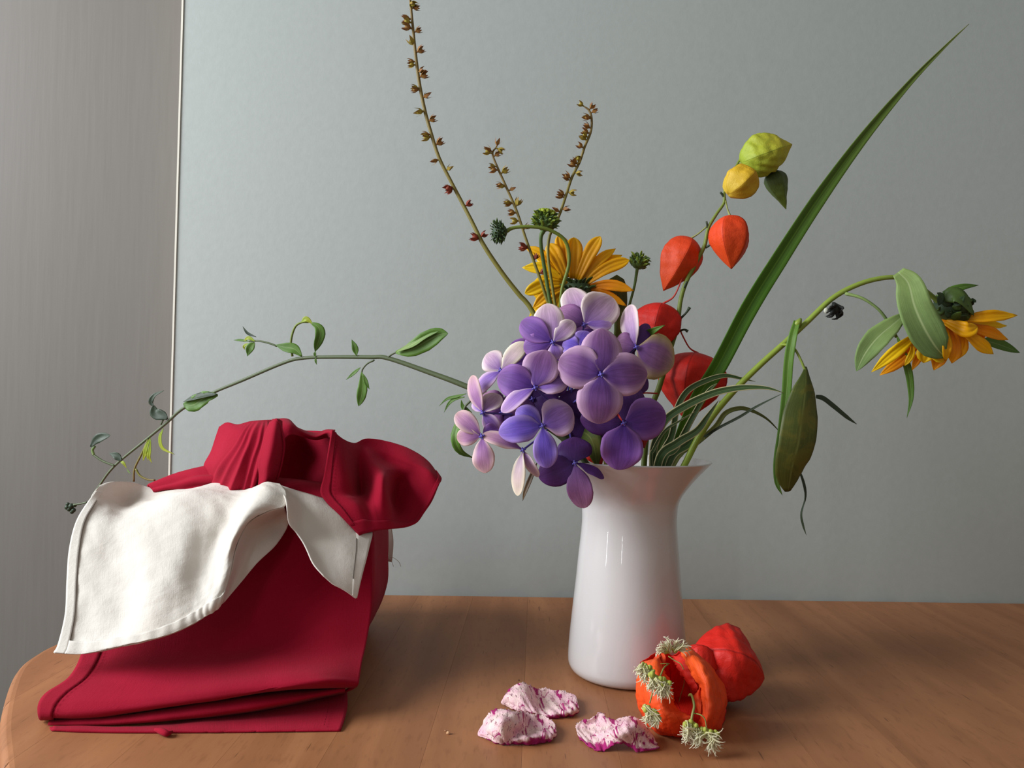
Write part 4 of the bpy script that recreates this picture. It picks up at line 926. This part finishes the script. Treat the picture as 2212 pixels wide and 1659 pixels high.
tw7([(302,815),(240,790),(190,757)], .0010); tw7([(195,760),(188,735),(200,715)], .0012, M_LEAFP); lf7([(178,718),(205,685),(240,668),(278,660)], 52, M_LEAFB, (0,-1,.2), prof='oval')
lf7([(335,790),(310,765),(272,750)], 38, M_LEAFB); lf7([(330,795),(345,800),(362,828)], 16, M_LEAFY); lf7([(362,828),(372,845),(384,856)], 8, M_LEAFP)
lf7([(548,625),(532,670),(545,725),(606,757)], 22, M_LEAFY, (-.3,-1,0))
tw7([(470,682),(440,750),(402,830),(398,895)], .0009, M_BROWN); tw7([(408,830),(430,865),(470,885),(505,888)], .0009, M_BROWN); lf7([(482,672),(462,720),(452,762),(445,790)], 22, M_LEAFY); lf7([(484,680),(478,740),(476,770),(490,802)], 20, M_LEAFY); lf7([(470,690),(462,740),(470,790)], 14, M_LEAFY)
tw7([(160,1000),(125,1008),(92,1012)], .0008)
v, f, uv = join_geo([ell_geo(z7(x, y, yl(80)), random.uniform(.0018, .0028), 8, 6) for x, y in ((62,1010),(80,1020),(98,1015),(70,1035),(92,1040),(84,1048),(60,1025),(128,1080),(134,1088))]); mesh_obj('bud_cluster', v, f, M_LEAFB, sp_, uvs=uv)
lf7([(2088,448),(2040,462),(1990,475),(1948,512)], 16, M_LEAF, d=.0); lf7([(2080,465),(2030,475),(1998,500),(1974,545)], 18, M_LEAF, d=.0); lf7([(2062,480),(2070,515),(2092,530),(2118,545)], 22, M_LEAF, d=.0); tw7([(2110,485),(2085,510),(2075,535)], .0009)

# ------------------------------------------------------------------ fallen husks
z6 = lambda x, y, Y: P(1340 + x / 5.53, 1340 + y / 5.53, Y)
hb = root('fallen_lantern_husk', 'closed red lantern husk lying on the table behind the torn one', 'seed husk', tuple(G(1568, 1530)))
Yb = G(1568, 1530)[1] + .008
gg, uv = lantern_geo(P(1494, 1418, Yb + .002), P(1651, 1466, Yb - .002), 82 * Yb / F, .85, seed=31, wob=.12,
   prof=[(0, .02), (.01, .22), (.05, .46), (.13, .68), (.25, .9), (.40, 1.0), (.55, .96), (.7, .8), (.82, .58), (.92, .32), (.97, .16), (1, .01)])
gg[..., 2] = np.maximum(gg[..., 2], TABLE + .0004)
surf('husk', gg, M_HR, hb, .0003, uv=uv)
gg, uv = lantern_geo(P(1478, 1425, Yb - .012), P(1560, 1440, Yb - .012), 42 * Yb / F, .3, seed=33, wob=.05)
surf('husk_lobe', gg, M_HR, hb, .0003, uv=uv)

ha = root('torn_lantern_husk', 'torn open orange lantern husk in front of the vase foot', 'seed husk', tuple(G(1474, 1596)))
def n6(rows): return np.array([[z6(*p) for p in r] for r in rows])
gr = n6([[(735,365,.560),(770,325,.560),(805,325,.561),(840,350,.566)],
 [(790,520,.548),(880,480,.538),(980,480,.542),(1080,540,.562)],
 [(860,680,.542),(960,650,.528),(1080,640,.530),(1190,690,.562)],
 [(930,790,.538),(1020,800,.522),(1140,800,.528),(1265,830,.562)],
 [(965,920,.530),(1040,960,.518),(1150,980,.525),(1292,950,.562)],
 [(960,1110,.525),(1050,1130,.515),(1150,1130,.522),(1245,1100,.558)],
 [(900,1250,.530),(1000,1290,.520),(1100,1300,.525),(1215,1270,.550)],
 [(840,1395,.536),(930,1405,.536),(1020,1390,.538),(1180,1305,.548)]])
glf = n6([[(380,480,.568),(430,440,.562),(480,395,.562),(515,400,.572)],
 [(228,540,.570),(330,520,.547),(440,500,.542),(525,560,.552)],
 [(207,700,.566),(320,700,.537),(450,690,.528),(592,720,.540)],
 [(192,900,.562),(320,880,.530),(470,880,.520),(632,900,.532)],
 [(213,1040,.560),(350,1050,.527),(520,1050,.516),(692,1050,.528)],
 [(268,1130,.556),(400,1180,.525),(600,1180,.515),(800,1130,.522)],
 [(320,1250,.552),(450,1320,.532),(640,1310,.522),(880,1180,.520)],
 [(392,1365,.548),(500,1400,.541),(680,1410,.538),(900,1405,.536)]])
gbk = n6([[(240,500,.572),(480,385,.580),(640,420,.590),(770,335,.580),(1000,420,.574)],
 [(205,800,.578),(450,700,.600),(700,700,.608),(950,700,.603),(1270,800,.577)],
 [(225,1050,.573),(500,1000,.595),(750,1000,.602),(1000,1000,.597),(1280,1000,.574)],
 [(350,1290,.560),(600,1300,.572),(800,1300,.575),(1000,1300,.572),(1230,1250,.560)],
 [(400,1365,.549),(600,1385,.545),(800,1395,.543),(1000,1385,.544),(1190,1290,.552)]])
gst = n6([[(600,425,.566),(670,420,.560),(745,370,.562)], [(680,590,.556),(735,570,.550),(795,530,.550)], [(790,750,.553),(835,740,.546),(872,690,.546)], [(890,880,.552),(915,850,.545),(938,800,.541)]])
gto = n6([[(925,830,.540),(950,795,.534),(962,830,.536)], [(862,900,.541),(915,900,.530),(965,930,.529)], [(885,1010,.536),(930,1010,.526),(966,1020,.524)], [(925,1110,.530),(945,1120,.524),(962,1115,.523)]])
gt2 = n6([[(350,480,.575),(420,430,.568),(490,388,.566)], [(440,560,.560),(490,500,.556),(540,430,.560)], [(470,620,.552),(500,600,.548),(530,560,.552)]])
for i, (N_, mm, a_, b_) in enumerate(((gbk, M_HIN, 30, 40), (gr, M_HBR, 50, 26), (glf, M_HBR, 50, 26), (gst, M_HIN, 24, 12), (gto, M_HO, 20, 12), (gt2, M_HO, 14, 14))):
    g = dense(N_, a_ * 2, b_ * 2); n_ = grid_normals(g)
    uu, vv = np.meshgrid(np.linspace(0, 1, b_ * 2), np.linspace(0, 1, a_ * 2))
    g = g + n_ * (.0012 * fbm(g, 150, 50 + i, 4) + .0006 * np.abs(fbm(g, 420, 70 + i, 2)))[..., None]
    if i: 
        jag = .0011 * fbm(np.stack([vv * 60, uu * 0, vv * 0], -1), 1.0, 60 + i, 3) * (np.clip(uu * 6 - 5, 0, 1) if i == 2 else np.clip(1 - uu * 6, 0, 1))
        g[..., 0] += jag
    g[..., 2] = np.maximum(g[..., 2], TABLE + .0005)
    surf('husk_panel', g, mm, ha, .00035)

# fringed dry sprig lying over the torn husk
ds = root('dried_sprig', 'thin dried sprig with pale fringed seed tufts draped over the torn husk', 'plant stem', tuple(G(1500, 1598)))
M_TCORE = plain('tuft_green', S(176, 182, 84), .8, .2, .4, 500, .5)
M_TFIL = plant('tuft_cream', S(222,218,160), S(252,246,226), None, .1, .7, .3, n=4)
def z6t(q): return [z6(*p) for p in q]
Yt = .512
for q, r in ((([(575,520,.534),(520,570,.520),(480,660,.514),(430,770,.512),(390,850,.512),(350,990,.512)]), .0005), (([(820,900,.530),(845,885,.522),(870,950,.515),(882,1030,.512),(862,1120,.509),(850,1190,.508)]), .0008), (([(885,1110,.511),(960,1130,.507),(1010,1180,.506),(1030,1280,.506)]), .0004), (([(575,430,.550),(650,480,.545),(720,520,.542),(760,590,.542)]), .0004), (([(760,640,.56),(760,760,.56),(720,900,.56),(700,980,.56)]), .0003), (([(480,520,.530),(560,515,.530),(590,520,.534)]), .0003)):
    tube('stem', z6t(q), r, M_PETG, ds, 20, 6)
def tuft(x, y, Y, w, h, dirs, nf, seed):
    rr = random.Random(seed); C = z6(x, y, Y); s = Y / F / 5.53; a_, b_ = w * s / 2, h * s / 2
    e = bpy.data.objects.new('seed_tuft', None); COL.objects.link(e); e.parent = ds; e.location = C - np.array(gloc(ds)); e.empty_display_size = .003
    th0 = math.radians(dirs[0]); ax = np.array([math.cos(th0), 0, -math.sin(th0)]); pr_ = np.array([math.sin(th0), 0, math.cos(th0)])
    parts = [ell_geo(C + ax * rr.uniform(-.55, .55) * a_ + pr_ * rr.uniform(-.25, .35) * b_ + np.array([0, rr.uniform(-.001, .001), 0]), rr.uniform(.0012, .0021), 7, 5) for _ in range(9)]
    v, f, uv = join_geo(parts); mesh_obj('tuft_core', v, f, M_TCORE, e, uvs=uv)
    fl = []
    for k in range(nf):
        t = rr.uniform(-1, 1); ang = math.radians(dirs[1] + t * dirs[2] + rr.uniform(-25, 25))
        b = C + ax * t * a_ * .75 + pr_ * rr.uniform(-.3, .3) * b_ + np.array([0, rr.uniform(-.002, .001), 0])
        L_ = rr.uniform(.7, 1.25) * b_ * 1.35; d = np.array([math.cos(ang), rr.uniform(-.5, .1), -math.sin(ang)]); c_ = np.array([-d[2], 0, d[0]]) * rr.uniform(-.6, .6)
        fl.append(tube_geo([b, b + d * L_ * .45, b + d * L_ * .8 + c_ * L_ * .25, b + d * L_ * .95 + c_ * L_ * .7], [.00042, .00038, .0003, .00018], 6, 4))
    v, f, uv = join_geo(fl); v[:, 2] = np.maximum(v[:, 2], TABLE + .0004); mesh_obj('tuft_fringe', v, f, M_TFIL, e, uvs=uv, kind='stuff')
tuft(625, 335, .545, 210, 190, (0, -90, 95), 60, 1)
tuft(335, 590, .519, 190, 220, (45, 120, 60), 60, 2)
tuft(480, 730, .512, 240, 240, (20, 95, 50), 75, 3)
tuft(350, 1075, .510, 260, 200, (32, 100, 70), 70, 4)
tuft(285, 560, .520, 170, 170, (45, 150, 50), 50, 11)
tuft(405, 680, .513, 200, 200, (35, 110, 50), 60, 12)
tuft(540, 770, .512, 180, 200, (0, 80, 50), 50, 13)
tuft(420, 1130, .509, 200, 180, (40, 95, 60), 55, 14)
tuft(950, 1330, .507, 240, 240, (20, 110, 60), 80, 15)
tuft(560, 360, .545, 120, 160, (0, -130, 60), 40, 16)
tuft(850, 1265, .508, 280, 260, (30, 120, 60), 90, 5)
tuft(1090, 1360, .507, 260, 280, (5, 85, 70), 85, 6)

# ------------------------------------------------------------------ marbled petals
def marble_mat(name):
    m, nt, bs, out = nodes_of(name)
    tc = nd(nt, 'ShaderNodeTexCoord'); sp = nd(nt, 'ShaderNodeSeparateXYZ'); nt.links.new(tc.outputs['UV'], sp.inputs[0])
    n1 = noise(nt, 1, 'UV', (11, 2.6, 1), 5, .6, 1.0); n2 = noise(nt, 1, 'UV', (46, 9, 1), 4, .6, .8); n3 = noise(nt, 95, 'Object', (1, 1, 1), 5, .7)
    cr, pk, mg, dk = S(240, 214, 206), S(228, 172, 192), S(168, 36, 108), S(96, 22, 60)
    col = mixc(nt, ramp(nt, n3, [(.35, (0, 0, 0)), (.7, (1, 1, 1))]).outputs[0], cr, pk)
    col = mixc(nt, ramp(nt, n1, [(.56, (0, 0, 0)), (.61, (1, 1, 1))]).outputs[0], col, mg)
    col = mixc(nt, math_(nt, 'MULTIPLY', ramp(nt, n2, [(.585, (0, 0, 0)), (.64, (1, 1, 1))]).outputs[0], .75), col, dk)
    e = math_(nt, 'ADD', sp.outputs[1], math_(nt, 'MULTIPLY', math_(nt, 'SUBTRACT', n1, .5), .5))
    col = mixc(nt, ramp(nt, e, [(.80, (0, 0, 0)), (.88, (1, 1, 1))]).outputs[0], col, mg)
    nt.links.new(col, bs.inputs['Base Color']); bs.inputs['Roughness'].default_value = .75; bs.inputs['Specular IOR Level'].default_value = .25
    bump(nt, bs, n2, .6, .0012); bump(nt, bs, noise(nt, 500, 'Object', detail=3), .4, .0006); translucent(nt, bs, out, col, .15); return m
MM = marble_mat('marbled_pink_petal')
def g6(rows, lift=0): return np.array([[G(1020 + x / 5.027, 1440 + y / 5.027, (h + lift) * .001) for x, y, h in r] for r in rows])
m1 = [[(300,380,3),(350,300,8),(430,220,12),(530,175,14),(620,200,11),(690,240,7),(800,235,6),(900,255,6),(1000,270,5),(1100,290,5),(1165,290,5)],
 [(310,395,2),(380,330,9),(470,280,13),(560,260,14),(640,300,10),(710,330,4),(800,330,3),(900,340,3),(1000,340,4),(1090,340,5),(1140,350,5)],
 [(350,420,1),(430,400,6),(520,380,9),(600,400,8),(670,430,6),(740,440,3),(830,430,2),(930,420,3),(1020,410,4),(1110,420,5),(1160,440,4)],
 [(400,440,.8),(470,460,3),(550,480,4),(620,490,4),(680,500,4),(750,510,3),(840,520,3),(940,500,4),(1030,490,5),(1100,490,4),(1160,490,2)],
 [(420,450,.5),(490,475,.5),(560,495,.5),(640,510,.5),(700,530,.5),(780,545,.5),(870,560,.5),(950,552,.5),(1030,545,.5),(1090,535,.5),(1150,500,.5)]]
m2 = [[(100,600,2),(200,475,9),(330,462,14),(450,480,14),(530,500,10),(565,480,8),(650,520,6),(760,520,5),(830,570,5),(900,590,4)],
 [(75,690,1),(170,590,10),(320,560,18),(430,560,17),(530,620,12),(580,640,4),(680,640,2),(780,620,2),(870,620,4),(905,640,5)],
 [(65,750,.8),(150,690,6),(290,680,12),(400,690,11),(500,710,7),(600,730,3),(700,700,2),(800,680,2),(870,690,5),(912,700,4)],
 [(130,765,.6),(210,790,2),(300,810,3),(380,810,3),(480,790,5),(600,770,6),(720,745,6),(800,730,6),(870,760,4),(908,750,2)],
 [(150,790,.5),(230,815,.5),(320,842,.5),(380,848,.5),(480,838,.6),(600,848,.5),(700,843,.5),(780,824,.5),(850,812,.5),(902,772,.5)]]
m3 = [[(1100,610,3),(1180,575,6),(1290,560,8),(1385,500,10),(1470,560,9),(1580,575,11),(1680,550,14),(1780,560,13),(1880,620,8),(1930,680,4)],
 [(1120,640,2),(1200,650,2),(1300,640,3),(1400,630,6),(1490,640,10),(1590,640,14),(1690,620,18),(1800,630,17),(1900,700,10),(1960,760,4)],
 [(1135,700,1),(1220,730,1.5),(1320,720,3),(1410,710,7),(1500,710,11),(1600,720,14),(1700,710,15),(1800,730,12),(1890,790,7),(2000,830,3)],
 [(1165,780,.6),(1250,820,.8),(1340,800,2),(1430,790,5),(1520,780,8),(1610,790,9),(1700,800,8),(1780,830,6),(1870,860,4),(2040,890,1)],
 [(1220,840,.5),(1290,890,.5),(1370,922,.5),(1440,915,.6),(1520,860,4),(1600,830,6),(1690,850,4),(1790,925,.5),(1870,925,.5),(2070,920,.5)]]
for i, (rows, lab) in enumerate(((m1, 'dull pink marbled dry petal, the one behind, nearest the vase foot'), (m2, 'domed pink and cream marbled dry petal at the front left of the three'), (m3, 'S-shaped pink marbled dry petal touching the torn orange husk'))):
    N_ = g6(rows); g = dense(N_, 50, 90); n_ = grid_normals(g); u, v = np.meshgrid(np.linspace(0, 1, 90), np.linspace(0, 1, 50))
    ff = .42 + .58 * np.clip(1 - np.abs(2 * np.linspace(0, 1, 90) - 1) ** 5, 0, 1) ** .6; tt_ = np.linspace(0, 1, 50)
    for c__ in range(90): g[:, c__] = crw(g[:, c__].copy(), .5 + (tt_ - .5) * ff[c__])
    n_ = grid_normals(g)
    g = g + n_ * (.0006 * fbm(g, 240, 80 + i) + .0006 * np.sin(u * 60 + 4 * np.sin(v * 5)) * (v * .5 + .3))[..., None]
    # ragged outline
    g[0] += np.random.RandomState(i).normal(size=g[0].shape) * .0004; g[-1] += np.random.RandomState(i + 9).normal(size=g[-1].shape) * .0003
    g[..., 2] = np.maximum(g[..., 2], TABLE + .0004)
    o = surf('dried_petal', g, MM, None, .0007); o['label'] = lab; o['category'] = 'petal'; o['group'] = 'marbled dry petals'
